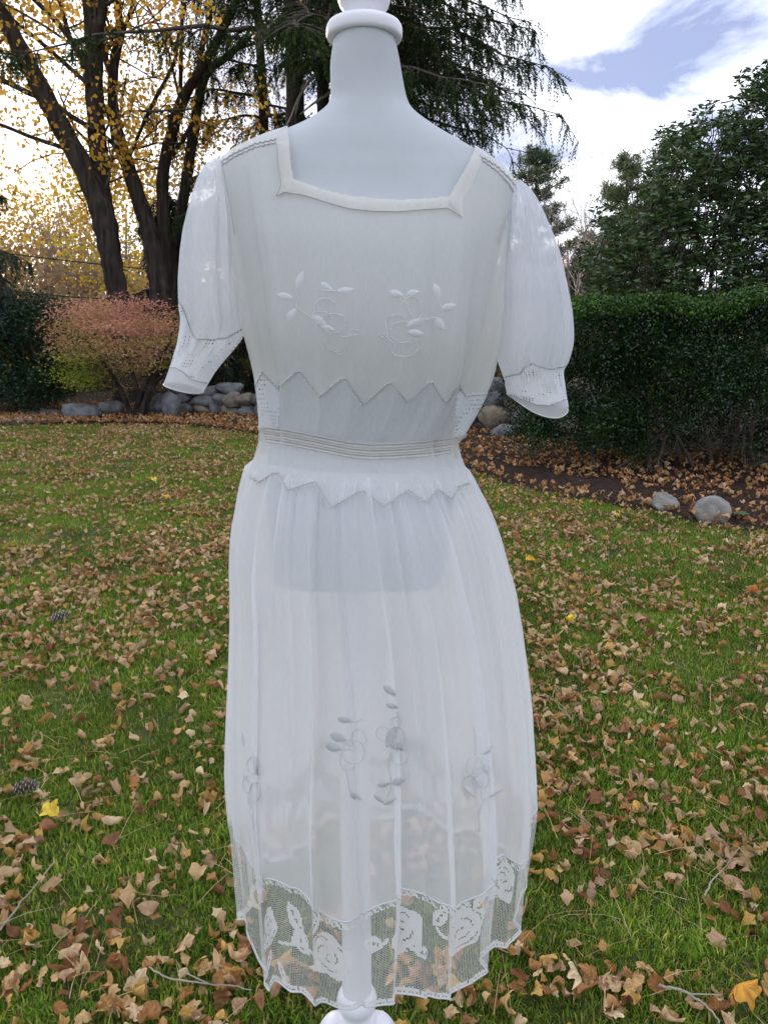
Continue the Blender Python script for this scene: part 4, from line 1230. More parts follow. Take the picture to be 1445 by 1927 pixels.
# ------------------------------------------------------------------ the dress
dress = empty('white_dress', 'sheer white cotton dress with puffed sleeves, embroidered flowers and filet lace hem', 'dress')
DR = [((525, 249), (868, 269), .063), ((490, 260), (897, 280), .068), ((455, 275), (929, 300), .073), ((424, 292), (956, 322), .078),
      ((408, 313), (973, 346), .083), ((406, 345), (976, 374), .090), ((416, 400), (970, 420), .103), ((432, 470), (958, 485), .118),
      ((450, 560), (944, 570), .126), ((458, 620), (937, 628), .127), ((468, 660), (931, 668), .124), ((478, 700), (920, 712), .118),
      ((486, 750), (897, 762), .110), ((490, 790), (872, 805), .102), ((492, 808), (860, 826), .098), ((488, 835), (864, 850), .102),
      ((476, 870), (877, 882), .112), ((462, 905), (894, 915), .123), ((450, 945), (912, 955), .134)]
NB, MBd = 330, 520
bm_, bh_, bb_ = sections(DR, NB)
THB = np.linspace(0, 2 * np.pi, MBd, endpoint=False)
BP = section_points(bm_, bh_, bb_, THB, 2.15)
vv = np.linspace(0, 1, NB)[:, None]; th = THB[None, :]
# drape of the bodice: soft vertical folds, strongest near the sides and towards the waist
def gauss(x, w): return np.exp(-(x / w) ** 2)
def angd(a, b): return (a - b + np.pi) % (2 * np.pi) - np.pi
drape = np.zeros((NB, MBd))
rg = rnd(5)
for (c, wd, amp, v0, v1, dr) in [(R(28), .10, .010, .30, .86, -.10), (R(43), .05, -.006, .35, .9, -.10), (R(55), .07, .004, .3, .8, -.05), (R(152), .08, .006, .2, .85, .06), (R(138), .05, -.004, .25, .85, .04),
                                 (R(128), .05, .004, .22, .7, 0), (R(96), .06, .0025, .3, .8, 0), (R(78), .05, .0028, .45, .8, .02), (R(110), .04, .002, .4, .8, 0), (R(66), .04, -.002, .25, .8, 0)]:
    env = np.clip((vv - v0) / .15, 0, 1) * np.clip((v1 - vv) / .12, 0, 1)
    drape += amp * env * gauss(angd(th, c + dr * (vv - .5)), wd)
for k in range(46):
    c = rg.uniform(0, 2 * np.pi)
    drape += rg.uniform(-1, 1) * .0011 * gauss(angd(th, c + rg.normal() * .2 * (vv - .5)), rg.uniform(.015, .05)) * np.clip((vv - .12) / .2, 0, 1) * np.clip((1.02 - vv) / .1, 0, 1)
nx = np.cos(th) * np.ones_like(vv); ny = -np.sin(th) * np.ones_like(vv)
drape *= 1.5
BP[..., 0] += drape * nx; BP[..., 1] += drape * ny
BV = BP.reshape(-1, 3)
BF = gridfaces(NB, MBd, True)
bvh_body = BVHTree.FromPolygons(BV.tolist(), BF.tolist())
def hit(bvh, px, py, off=0.0015):
    d = ray(px, py); d = d / np.linalg.norm(d)
    loc, nor, idx, dist = bvh.ray_cast(Vector(CAM), Vector(d), 5.0)
    if loc is None:
        return None
    return np.array(loc) - d * off
def hits(bvh, pts, off=0.0015):
    out = [hit(bvh, x, y, off) for x, y in pts]
    return np.array([p for p in out if p is not None])
def dense(pts, step=4.0):
    out = []
    for (a, b) in zip(pts[:-1], pts[1:]):
        n = max(1, int(math.hypot(b[0] - a[0], b[1] - a[1]) / step))
        for k in range(n):
            out.append((a[0] + (b[0] - a[0]) * k / n, a[1] + (b[1] - a[1]) * k / n))
    out.append(pts[-1])
    return out
def stairs(pts, step=7.0):
    """turn a zigzag outline into the little steps of counted-thread lace"""
    out = []
    for (a, b) in zip(pts[:-1], pts[1:]):
        n = max(1, int(round(math.hypot(b[0] - a[0], b[1] - a[1]) / step)))
        for k in range(n):
            x0 = a[0] + (b[0] - a[0]) * k / n; y0 = a[1] + (b[1] - a[1]) * k / n
            x1 = a[0] + (b[0] - a[0]) * (k + 1) / n
            out += [(x0, y0), (x1, y0)]
    out.append(pts[-1])
    return out
ZIG1 = [(440, 735), (478, 728), (492, 700), (503, 715), (520, 731), (556, 700), (563, 700), (598, 747), (640, 714), (648, 714), (682, 762), (727, 722), (734, 720), (765, 758), (806, 720), (812, 720), (838, 762), (862, 725), (874, 745), (930, 740)]
ZIG2 = [(440, 880), (466, 895), (484, 908), (512, 890), (522, 890), (540, 922), (585, 907), (592, 908), (622, 954), (672, 926), (680, 924), (720, 952), (766, 922), (800, 946), (822, 920), (850, 940), (862, 915), (890, 905), (940, 900)]
WST0 = [(480, 800), (500, 803), (540, 808), (600, 820), (660, 832), (700, 835), (740, 834), (800, 830), (850, 823), (880, 815)]
WST1 = [(x, y + 28) for x, y in WST0]
NECKH = [(540, 200), (543, 258), (551, 336), (580, 347), (620, 360), (660, 369), (700, 373), (750, 376), (800, 374), (846, 369), (872, 325), (893, 283), (890, 200)]
def inpoly(x, y, poly):
    x = np.asarray(x); y = np.asarray(y)
    r = np.zeros(x.shape, bool)
    n = len(poly)
    for i in range(n):
        x0, y0 = poly[i]; x1, y1 = poly[(i + 1) % n]
        c = ((y0 > y) != (y1 > y)) & (x < (x1 - x0) * (y - y0) / ((y1 - y0) + 1e-9) + x0)
        r ^= c
    return r
FC = BV[BF].mean(1)
fx, fy = proj(FC)
front = (np.tile(np.sin(THB + np.pi / MBd), NB - 1) > -0.05)
def ycurve(poly, x):
    p = np.array(poly); return np.interp(x, p[:, 0], p[:, 1])
stq = lambda x: x
zig1 = np.where(front, ycurve(ZIG1, fx), 690); zig2 = np.where(front, ycurve(ZIG2, fx), 880)
# snap boundaries to steps so the cut follows the stair line
hole = inpoly(fx, fy, NECKH)
isb = (~hole) & (fy < zig1 + 3)
w0 = np.where(front, ycurve(WST0, fx), 790); w1 = np.where(front, ycurve(WST1, fx), 815)
isy = (~hole) & (fy >= zig1 - 3) & (fy < w0 + 2)
isl = (fy >= w1 - 2) & (fy < zig2 + 3)
isw = (fy >= w0) & (fy < w1)
ii = np.repeat(np.arange(NB - 1), MBd); jj = np.tile(np.arange(MBd), NB - 1)
side = isy & ((fx < 526 - (fy - 760) * .1) | (fx > 858 + (fy - 770) * -.1))
ci, cj = ii // 2, jj // 2
holes = side & (ii % 3 == 0) & (jj % 2 == 0) & (np.sin(ii * .21 + jj * .17) + np.sin(jj * .33 - ii * .12) > -.1)
def sub(name, mask, mat, off=0.0, parent=None):
    Fm = BF[mask]
    u, inv = np.unique(Fm, return_inverse=True)
    V = BV[u].copy()
    if off:
        c = np.array((V[:, 0].mean(), YC))
        d = V[:, :2] - c; d /= np.linalg.norm(d, axis=1)[:, None] + 1e-9
        V[:, :2] += d * off
    return build(name, V, [inv.reshape(Fm.shape)], mat, parent or dress)
sub('bodice', isb, M['bodice'])
yoke = sub('lace_yoke', isy & ~side, M['filet'], .0016)
sub('side_lace_insert', side & (fx < 690) & ~holes, M['cuff'], .0016)
sub('side_lace_insert', side & (fx > 690) & ~holes, M['cuff'], .0016)
sub('lace_basque', isl, M['filet'], .0018)
band = sub('waistband', isw, M['binding'], .0024)
def cord(name, bvh, pts, rad, mat, parent, off=0.002, step=3.0, sides=5):
    P = hits(bvh, dense(pts, step), off)
    if len(P) < 2: return None
    V, Fq = tube(P, rad, sides)
    return build(name, V, [Fq], mat, parent)
cord('zigzag_seam', bvh_body, stairs(ZIG1), .0007, M['stitch'], yoke, .0024)
for k in range(6):
    mt = M['binding'] if k % 2 else M['stitch']
    cord('corded_rib', bvh_body, [(x, y + 1.5 + k * 5.2) for x, y in WST0[1:-1]], .0011 if k % 2 else .0009, M['binding'] if k % 2 else M['stitch'], band, .0038)

# neckline binding: a flat tape turned round the square neck
def strip(name, inner, outer, n, mat, parent, off=.0022):
    a = catmull(np.array(inner, float), n); b = catmull(np.array(outer, float), n)
    rows = []
    for k in range(n):
        row = []
        for s in np.linspace(0, 1, 6):
            q = a[k] * (1 - s) + b[k] * s
            p = hit(bvh_body, q[0], q[1], off + .0003 * math.sin(s * math.pi))
            row.append(p)
        if all(p is not None for p in row):
            rows.append(row)
    G = np.array(rows)
    return build(name, G.reshape(-1, 3), [gridfaces(len(G), 6)], mat, parent)
nb_root = tag(empty('neckline_binding', None, None))
nb_root.parent = dress
strip('binding_strip', [(544, 262), (545, 300), (552, 338)], [(520, 268), (523, 310), (529, 352)], 24, M['binding'], nb_root)
strip('binding_strip', [(548, 334), (580, 347), (620, 360), (660, 369), (700, 373), (750, 376), (800, 374), (848, 369)],
      [(535, 360), (572, 366), (614, 379), (656, 391), (700, 396), (750, 397), (800, 393), (842, 390)], 60, M['binding'], nb_root, .0030)
strip('binding_strip', [(844, 371), (868, 330), (890, 290)], [(868, 384), (888, 345), (906, 302)], 24, M['binding'], nb_root)
cord('neck_seam', bvh_body, [(535, 361), (572, 367), (614, 380), (656, 392), (700, 397), (750, 398), (800, 394), (842, 391), (870, 409)], .0006, M['stitch'], nb_root, .0035)
cord('neck_seam', bvh_body, [(520, 268), (523, 310), (529, 345), (521, 368), (536, 361)], .0007, M['stitch'], nb_root, .0035)
strip('corner_patch', [(530, 335), (524, 352), (521, 366)], [(556, 342), (548, 356), (536, 362)], 10, M['binding'], nb_root, .0034)
strip('corner_patch', [(842, 372), (856, 392), (870, 408)], [(868, 374), (871, 392), (872, 408)], 10, M['binding'], nb_root, .0034)
# shoulder seams: narrow scalloped insertion lying on the shoulder line
def wob(pts, amp, step=5):
    d = dense(pts, step)
    return [(x, y + amp * (1 if i % 2 else -1)) for i, (x, y) in enumerate(d)]
cord('shoulder_seam', bvh_body, wob([(520, 261), (480, 270), (440, 288), (415, 305)], 1.4), .0011, M['thread'], dress, .002)
cord('shoulder_seam', bvh_body, wob([(520, 268), (480, 277), (440, 295), (418, 311)], 1.2), .0007, M['stitch'], dress, .002)
cord('shoulder_seam', bvh_body, wob([(904, 293), (935, 312), (960, 336), (972, 352)], 1.6), .0011, M['thread'], dress, .002)
cord('shoulder_seam', bvh_body, wob([(906, 300), (934, 321), (955, 343), (966, 360)], 1.4), .0007, M['stitch'], dress, .002)

# ------------------------------------------------------------------ sleeves
def sleeve(rows, cuffline, hemline, folds, seed, ycs, sag=(0, 0, 1)):
    """rows (outer, inner, depth) in photo pixels; the tube hangs at its own distance ycs"""
    rg = rnd(seed)
    root = tag(empty('sleeve', None, None)); root.parent = dress
    n, m = 230, 240
    A = []
    for k, (o_, i_, b) in enumerate(rows):
        y = ycs
        Lp = at(o_[0], o_[1], y); Rp = at(i_[0], i_[1], y)
        A.append(np.concatenate([(Lp + Rp) / 2, (Rp - Lp) / 2, [b]]))
    A = catmull(np.array(A), n)
    th = np.linspace(0, 2 * np.pi, m, endpoint=False)
    P = section_points(A[:, :3], A[:, 3:6] * .985, A[:, 6], th, 2.3)
    v = np.linspace(0, 1, n)[:, None]
    dis = np.zeros((n, m))
    for (c, wd, amp, v0, v1) in folds:
        dis += amp * np.clip((v - v0) / .12, 0, 1) * np.clip((v1 - v) / .08, 0, 1) * gauss(angd(th[None], c + .15 * np.sin(3 * v + c)), wd)
    for k in range(90):
        c = rg.uniform(0, 2 * np.pi); vc = rg.choice([.66, .60, .12, .35])
        dis += rg.uniform(-1, 1) * .0048 * gauss(angd(th[None], c + rg.normal() * .25 * (v - vc)), rg.uniform(.03, .11)) * gauss(v - vc, rg.uniform(.08, .25)) * np.clip((.78 - v) / .06, .15, 1) * np.clip(v / .06, 0, 1)
    P[..., 1] -= dis * np.sin(th)[None]
    P[..., 0] += dis * np.cos(th)[None] * .6
    P[..., 2] -= sag[0] * v ** 6 * gauss(angd(th[None], sag[1]), sag[2])
    V = P.reshape(-1, 3); Fa = gridfaces(n, m, True)
    bv = BVHTree.FromPolygons(V.tolist(), Fa.tolist())
    fc = V[Fa].mean(1); fx, fy = proj(fc)
    cl = ycurve(cuffline, fx); hl = ycurve(hemline, fx)
    i_ = np.repeat(np.arange(n - 1), m); j_ = np.tile(np.arange(m), n - 1)
    puff = fy < cl; hemm = fy > hl; cuff = ~puff & ~hemm
    ci, cj = i_ // 1, j_ // 2
    hole = cuff & (ci % 4 < 2) & (j_ % 4 < 2) & (np.sin(ci * .16 + j_ * .13 + seed) + np.sin(j_ * .21 - ci * .10) > .1)
    def part(nm, mk, mat, par):
        Fm = Fa[mk]; u, inv = np.unique(Fm, return_inverse=True)
        return build(nm, V[u], [inv.reshape(Fm.shape)], mat, par)
    part('puff', puff, M['sleeve'], root)
    part('lace_cuff', cuff & ~hole, M['cuff'], root)
    part('cuff_hem', hemm, M['sleeve'], root)
    cord('zigzag_seam', bv, stairs(cuffline, 6), .0007, M['stitch'], root, .0015)
    cord('hem_seam', bv, hemline, .0006, M['stitch'], root, .0015)
    edge = P[-1]; V2, F2 = tube(np.vstack([edge, edge[:1]]), .0008, 5)
    build('hem_edge', V2, [F2], M['thread'], root)
    return bv
sleeve([((412, 297), (424, 300), .012), ((388, 318), (434, 330), .034), ((372, 355), (446, 372), .048), ((358, 405), (453, 420), .055), ((347, 460), (457, 470), .058), ((340, 520), (459, 525), .058),
        ((340, 575), (460, 580), .056), ((343, 604), (459, 612), .052), ((338, 640), (450, 640), .047), ((331, 666), (426, 672), .044), ((323, 692), (404, 700), .042), ((316, 712), (388, 726), .042), ((313, 720), (380, 740), .042)],
       [(330, 560), (342, 578), (352, 602), (362, 630), (368, 638), (400, 639), (426, 635), (470, 610)], [(310, 690), (330, 692), (345, 700), (360, 714), (380, 720), (400, 722)],
       [(R(95), .16, .010, .2, .75), (R(60), .10, -.012, .15, .7), (R(40), .08, .010, .15, .75), (R(120), .10, -.006, .3, .8)], 3, .985)
sleeve([((978, 340), (966, 345), .012), ((1002, 368), (955, 380), .034), ((1024, 415), (950, 430), .050), ((1044, 470), (947, 480), .058), ((1060, 530), (944, 535), .062), ((1072, 585), (940, 590), .062),
        ((1076, 640), (934, 640), .060), ((1068, 678), (934, 672), .054), ((1059, 697), (944, 702), .047), ((1061, 720), (950, 718), .044), ((1064, 742), (951, 728), .044), ((1067, 758), (953, 736), .045), ((1066, 764), (954, 741), .045)],
       [(940, 712), (960, 706), (976, 704), (986, 690), (998, 684), (1010, 689), (1034, 695), (1048, 692), (1070, 688)], [(940, 738), (985, 752), (1010, 762), (1036, 763), (1062, 752), (1075, 748)],
       [(R(88), .18, .008, .25, .7), (R(125), .10, .010, .15, .8), (R(140), .06, -.010, .15, .8), (R(60), .05, .005, .5, .72), (R(75), .04, -.004, .5, .72), (R(45), .05, .005, .45, .72)], 9, .985, (.017, R(98), 1.0))
cord('armhole_seam', bvh_body, [(417, 306), (424, 340), (434, 390), (441, 440)], .0007, M['stitch'], dress, .003)
cord('armhole_seam', bvh_body, [(969, 385), (955, 405), (944, 430), (938, 458)], .0008, M['stitch'], dress, .003)

# ------------------------------------------------------------------ skirt
SK = [((480, 858), (872, 872), .106), ((463, 900), (890, 912), .122), ((450, 950), (914, 960), .138), ((440, 1000), (933, 1010), .150),
      ((436, 1060), (949, 1070), .160), ((438, 1130), (965, 1130), .168), ((435, 1250), (984, 1250), .178), ((431, 1350), (995, 1340), .185),
      ((430, 1430), (1000, 1420), .190), ((436, 1500), (1002, 1480), .193), ((442, 1540), (1000, 1530), .195), ((449, 1620), (993, 1590), .197),
      ((455, 1690), (988, 1645), .198), ((463, 1745), (984, 1697), .198), ((470, 1790), (980, 1740), .198)]
sm, sh, sb = sections(SK, 400, shrink=.980)
ZT, ZBT = sm[0, 2], sm[-1, 2]
rgs = rnd(21)
pleats = []
# (angle, width, overlap, height): big ones placed where the photograph shows them, the rest random
for c, wd, ov, h in [(R(163), .06, .8, .008), (R(146), .05, .9, -.006), (R(134), .065, 1.35, .012), (R(121), .05, .7, .007), (R(110), .080, 1.35, .014), (R(97), .06, .6, -.007), (R(84), .055, 1.4, .012), (R(75), .04, .6, .006), (R(67), .045, 1.15, .009), (R(51), .075, 1.45, .015), (R(38), .05, .5, -.006), (R(22), .06, .8, .010)]:
    pleats.append((c, wd, ov, h, rgs.uniform(-.09, .09), rgs.uniform(.25, .9), rgs.uniform(0, 6)))
for k in range(15):
    pleats.append((R(190) + k * R(160) / 15 + rgs.normal() * .05, rgs.uniform(.04, .09), rgs.uniform(.4, 1.5), rgs.uniform(.006, .014), rgs.uniform(-.09, .09), rgs.uniform(.2, .7), rgs.uniform(0, 6)))
gath = [(rgs.uniform(0, 2 * np.pi), rgs.uniform(.010, .024), rgs.uniform(.0018, .0055), rgs.uniform(.12, 1.0)) for _ in range(170)]
ripp = [(rgs.uniform(0, 2 * np.pi), rgs.uniform(.018, .05), rgs.choice([-1, 1]) * rgs.uniform(.002, .0055), rgs.uniform(0, .9), rgs.uniform(.25, .6), rgs.uniform(-.12, .12)) for _ in range(110)]
sway = [(rgs.integers(3, 9), rgs.uniform(0, 6.28), rgs.uniform(.002, .005)) for _ in range(5)]
def skirt(u, t):
    """u angle parameter, t 0..1 from waist to hem; any matching shapes"""
    u, t = np.broadcast_arrays(np.asarray(u, float), np.asarray(t, float))
    thx = u.copy(); rad = np.zeros_like(thx)
    for (c, wd, ov, h, dr, ton, ph) in pleats:
        env = np.clip((t - .02) / ton, 0, 1) ** .7
        w2 = wd * (1 + .5 * t)
        x = angd(u, c + dr * (t - .3) + .015 * np.sin(4 * t + ph)) / w2
        g = np.exp(-x * x)
        thx = thx - ov * w2 * x * g * env * (1.35 - .65 * np.clip((t - .55) / .45, 0, 1))
        rad = rad + 1.25 * h * g * env * (1 - .25 * t) * np.tanh(x * 2 + .6)
    for (c, wd, a, ln) in gath:
        rad = rad + a * np.exp(-(angd(u, c + .05 * t) / (wd * (1 + 2.5 * t))) ** 2) * np.clip(1.15 - t / ln, 0, 1) * np.clip(t / .03, 0.25, 1)
    for (c, wd, a, tc_, tw, dr) in ripp:
        rad = rad + a * (1 - .8 * np.clip((t - .72) / .2, 0, 1)) * np.exp(-(angd(u, c + dr * (t - tc_)) / wd) ** 2) * np.exp(-((t - tc_) / tw) ** 2) * np.clip(t / .05, 0, 1)
    for (k, ph, a) in sway:
        rad = rad + a * t * np.sin(k * u + ph)
    f = np.clip(t, 0, 1) * (len(sm) - 1)
    i = np.clip(f.astype(int), 0, len(sm) - 2); fr = (f - i)[..., None]
    mid = sm[i] * (1 - fr) + sm[i + 1] * fr
    half = sh[i] * (1 - fr) + sh[i + 1] * fr
    b = (sb[i] * (1 - fr[..., 0]) + sb[i + 1] * fr[..., 0])
    c, s = np.cos(thx), np.sin(thx)
    P = mid + half * c[..., None]
    P[..., 1] -= b * s
    P[..., 0] += rad * c; P[..., 1] -= rad * s
    return P
NU = 900
U = np.linspace(0, 2 * np.pi, NU, endpoint=False)
zt_of = lambda z: np.interp(-z, -sm[:, 2], np.linspace(0, 1, len(sm)))
z_seam = .600 + .024 * np.cos(9 * U - R(30)) + .008 * np.cos(4 * U + 1.2)
z_hem = .455 + .016 * np.cos(9 * U - R(30)) + .006 * np.cos(4 * U + .5)
t_seam = np.interp(z_seam, sm[::-1, 2], np.linspace(1, 0, len(sm)))
t_hem = np.interp(z_hem, sm[::-1, 2], np.linspace(1, 0, len(sm)))
NV = 190
tt = np.linspace(0, 1, NV)[:, None] * t_seam[None]
SP = skirt(np.broadcast_to(U, tt.shape), tt)
sk_o = build('skirt', SP.reshape(-1, 3), [gridfaces(NV, NU, True)], M['voile'], dress)
bvh_sk = BVHTree.FromPolygons(SP.reshape(-1, 3).tolist(), gridfaces(NV, NU, True).tolist())
V, Fq = tube(np.vstack([SP[-1], SP[-1][:1]]), .0010, 5)
build('lace_join_cord', V, [Fq], M['thread'], dress)
cord('zigzag_seam', bvh_body, stairs(ZIG2), .0007, M['stitch'], sk_o, .0085)
# filet lace: a square net of thread with darned (filled) cells drawing roses and leaves
NLU, NLV = 420, 50
NLU2, NLV2 = 600, 62
def lace_fill(i, j, roses, leaves, stems):
    """cell coordinates -> darned cells: roses with a spiral of open cells, veined leaves, stems, stepped borders"""
    f = np.zeros(i.shape, bool)
    wrapx = lambda cx: ((i - cx + NLU / 2) % NLU) - NLU / 2
    for n_, (cx, cy, Rr) in enumerate(roses):
        dx_, dy_ = wrapx(cx), j - cy
        r = np.hypot(dx_, dy_); ph = np.arctan2(dy_, dx_)
        pet = r < Rr * (1 + .09 * np.cos(5 * ph + n_))
        sp = (r / Rr * 2.7 - (ph + np.pi) / (2 * np.pi) + .3 * n_) % 1
        groove = (np.abs(sp - .5) < .085) & (r < Rr * .86) & (np.sin(3 * ph + 2 * n_) > -.65)
        f |= pet & ~groove
    for (cx, cy, ln, wd, ang) in leaves:
        dx_, dy_ = wrapx(cx), j - cy
        a = dx_ * math.cos(ang) + dy_ * math.sin(ang); b = -dx_ * math.sin(ang) + dy_ * math.cos(ang)
        q_ = (np.abs(b) <= wd * np.clip(1 - (a / ln) ** 2, 0, 1)) & (np.abs(a) <= ln)
        f |= q_ & ~((np.abs(b) < .55) & (np.abs(a) < ln * .6) & ((np.floor(a) % 3) != 0))
    for (xa, ya, xb, yb) in stems:
        for t_ in np.linspace(0, 1, 40):
            f |= (np.abs(wrapx(xa + (xb - xa) * t_)) < .7) & (np.abs(j - (ya + (yb - ya) * t_ + 1.2 * math.sin(t_ * 3))) < .7)
    i = np.floor(i); j = np.floor(j)
    tri = np.abs((i % 12) - 6)
    f |= (j < 4) & (j >= tri - 3) & ((i + j) % 3 != 0)
    f |= (j > 45) & ((NLV - j) <= 6 - tri * .6) & ((i * 2 + j) % 4 != 0)
    f |= (j <= 0) | (j >= NLV - 1)
    return f
_uf = np.linspace(0, 2 * np.pi, 6001)
_mid = skirt(_uf, np.interp(_uf, np.append(U, 2 * np.pi), np.append((t_seam + t_hem) / 2, (t_seam[0] + t_hem[0]) / 2)))
_arc = np.concatenate([[0], np.cumsum(np.linalg.norm(np.diff(_mid, axis=0), axis=1))])
NLU = int(_arc[-1] / .0030); NLU2 = int(_arc[-1] / .00235)
ul = np.interp(np.linspace(0, _arc[-1], NLU2 + 1), _arc, _uf)     # square cells along the folded cloth
ts = np.interp(ul, np.append(U, 2 * np.pi), np.append(t_seam, t_seam[0])); thm = np.interp(ul, np.append(U, 2 * np.pi), np.append(t_hem, t_hem[0]))
tv = ts[None] + (thm - ts)[None] * np.linspace(0, 1, NLV2 + 1)[:, None]
G = skirt(np.broadcast_to(ul, tv.shape), tv)
lb = MB()
jr, ic = np.meshgrid(np.arange(NLV2), np.arange(NLU2), indexing='ij')
gi0 = np.arange((NLV2 + 1) * (NLU2 + 1)).reshape(NLV2 + 1, NLU2 + 1)
bvh_lace = BVHTree.FromPolygons(G.reshape(-1, 3).tolist(), np.stack([gi0[:-1, :-1], gi0[:-1, 1:], gi0[1:, 1:], gi0[1:, :-1]], -1).reshape(-1, 4).tolist())
def lace_cell(px, py):
    d = ray(px, py)
    loc, nor, idx, dist = bvh_lace.ray_cast(Vector(CAM), Vector(d / np.linalg.norm(d)), 5.0)
    if idx is None: return None
    return ((idx % NLU2 + .5) * NLU / NLU2, (idx // NLU2 + .5) * NLV / NLV2)
roses, leaves, stems = [], [], []
for (x, y, r_) in ((752, 1745, 10.5), (868, 1752, 11.5), (618, 1800, 11.5), (945, 1652, 10), (505, 1745, 8), (570, 1772, 5)):
    c_ = lace_cell(x, y)
    if c_: roses.append((*c_, r_))
for (x, y, ln, wd, a_) in ((555, 1726, 7, 3.4, 60), (590, 1745, 6.5, 3, -40), (505, 1815, 6.5, 2.6, -45), (532, 1832, 6.5, 2.6, 50), (828, 1725, 7, 3, -60), (960, 1600, 7, 3, 45), (700, 1775, 7, 3, 30), (800, 1795, 6, 2.6, -20), (905, 1690, 6, 2.6, -60)):
    c_ = lace_cell(x, y)
    if c_: leaves.append((*c_, ln, wd, R(-a_)))
for (x, y, x2, y2) in ((525, 1775, 590, 1800), (700, 1790, 730, 1765), (820, 1745, 840, 1765)):
    c_, e_ = lace_cell(x, y), lace_cell(x2, y2)
    if c_ and e_ and abs(c_[0] - e_[0]) < 40: stems.append((*c_, *e_))
for k in range(4):                                    # the far side carries the same pattern
    c0 = NLU * .58 + k * 50
    roses += [(c0, 30, 10.5), (c0 + 22, 18, 8)]
    leaves += [(c0 + 14, 36, 7, 3, .6), (c0 - 13, 22, 7, 3, -1), (c0 + 8, 12, 6, 2.6, .3)]
fm = lace_fill((ic + .5) * NLU / NLU2, (jr + .5) * NLV / NLV2, roses, leaves, stems)
dv = np.gradient(G, axis=0); du = np.gradient(G, axis=1)
wth = .11
A0 = G - dv * wth; A1 = G + dv * wth
Vh = np.stack([A0, A1], 2)
idx = np.arange((NLV2 + 1) * (NLU2 + 1) * 2).reshape(NLV2 + 1, NLU2 + 1, 2)
lb.add(Vh.reshape(-1, 3), np.stack([idx[:, :-1, 0], idx[:, 1:, 0], idx[:, 1:, 1], idx[:, :-1, 1]], -1).reshape(-1, 4))
B0 = G - du * wth; B1 = G + du * wth
Vv = np.stack([B0, B1], 2) + np.array((0, .0002, 0))
lb.add(Vv.reshape(-1, 3), np.stack([idx[:-1, :, 0], idx[:-1, :, 1], idx[1:, :, 1], idx[1:, :, 0]], -1).reshape(-1, 4))
gi = np.arange((NLV2 + 1) * (NLU2 + 1)).reshape(NLV2 + 1, NLU2 + 1)
q = np.stack([gi[:-1, :-1], gi[:-1, 1:], gi[1:, 1:], gi[1:, :-1]], -1)
lb.add((G - np.array((0, .0003, 0))).reshape(-1, 3), q[fm])
M['lace'] = cloth('lace_thread', (0.84, 0.84, 0.82), 0.94, 0.3, 0.04, bump=.3, bscale=500)
lace_o = lb.obj('lace_hem', M['lace'], dress, smooth=True)
hem = catmull(G[-1], NLU2 * 2)
V, Fq = tube(hem, .0012, 5)
build('hem_cord', V, [Fq], M['thread'], lace_o)

# ------------------------------------------------------------------ embroidery, raised satin stitch
def emb_leaf(bvh, cx, cy, ln, wd, ang, parent, mat, off=.0008, puff=.0013):
    ca, sa = math.cos(ang), math.sin(ang)
    rings = []
    n = 18
    for s in (1.0, .72, .4):
        ring = []
        for k in range(n):
            a = 2 * math.pi * k / n
            x = math.cos(a) * ln * s; y = math.sin(a) * wd * s * (1 - .25 * math.cos(a)) * (1 - abs(math.cos(a)) ** 3 * .6)
            q = (cx + ca * x - sa * y, cy + sa * x + ca * y)
            p = hit(bvh, q[0], q[1], off + puff * (1 - s ** 2))
            if p is None: return
            ring.append(p)
        rings.append(ring)
    c = hit(bvh, cx, cy, off + puff * .9)
    V = np.array(rings).reshape(-1, 3)
    V = np.vstack([V, c])
    tri = np.array([[2 * n + k, 2 * n + (k + 1) % n, 3 * n] for k in range(n)])
    build('embroidered_leaf', V, [gridfaces(3, n, True), tri], mat, parent)
def spray(name, bvh, leaves, lines, mat, lmat, rad=.00055, leaf_kw={}):
    root = tag(empty(name, None, None)); root.parent = dress
    for lf in leaves:
        emb_leaf(bvh, *lf, root, mat, **leaf_kw)
    for ln in lines:
        P = hits(bvh, [tuple(p) for p in catmull(np.array(ln, float), max(8, len(ln) * 6))], .0016)
        if len(P) > 2:
            V, Fq = tube(P, rad, 5); build('outline_stitch', V, [Fq], lmat, root)
def loop(cx, cy, rx, ry, a0=0, a1=360, rot=0, n=10):
    return [(cx + rx * math.cos(R(a)) * math.cos(rot) - ry * math.sin(R(a)) * math.sin(rot), cy + rx * math.cos(R(a)) * math.sin(rot) + ry * math.sin(R(a)) * math.cos(rot)) for a in np.linspace(a0, a1, n)]
SA = M['satin']
spray('embroidered_flower_spray', bvh_body,
      [(565, 526, 17, 7, R(-70)), (537, 558, 16, 7, R(12)), (550, 592, 15, 8, R(-55)), (615, 540, 15, 6, R(35)), (650, 547, 17, 7, R(-8)), (602, 605, 18, 8, R(40)), (617, 618, 14, 6, R(15))],
      [[(565, 540), (560, 565), (556, 580)], [(560, 580), (575, 590), (590, 600)], [(600, 545), (632, 548), (648, 546)], loop(628, 608, 24, 18), loop(612, 585, 22, 24, 120, 330), loop(632, 640, 22, 22, 20, 200), loop(604, 600, 20, 14, 180, 380), [(635, 625), (650, 635), (668, 628)], [(625, 655), (640, 668), (652, 660)], loop(668, 626, 9, 5)], SA, M['fine_stitch'])
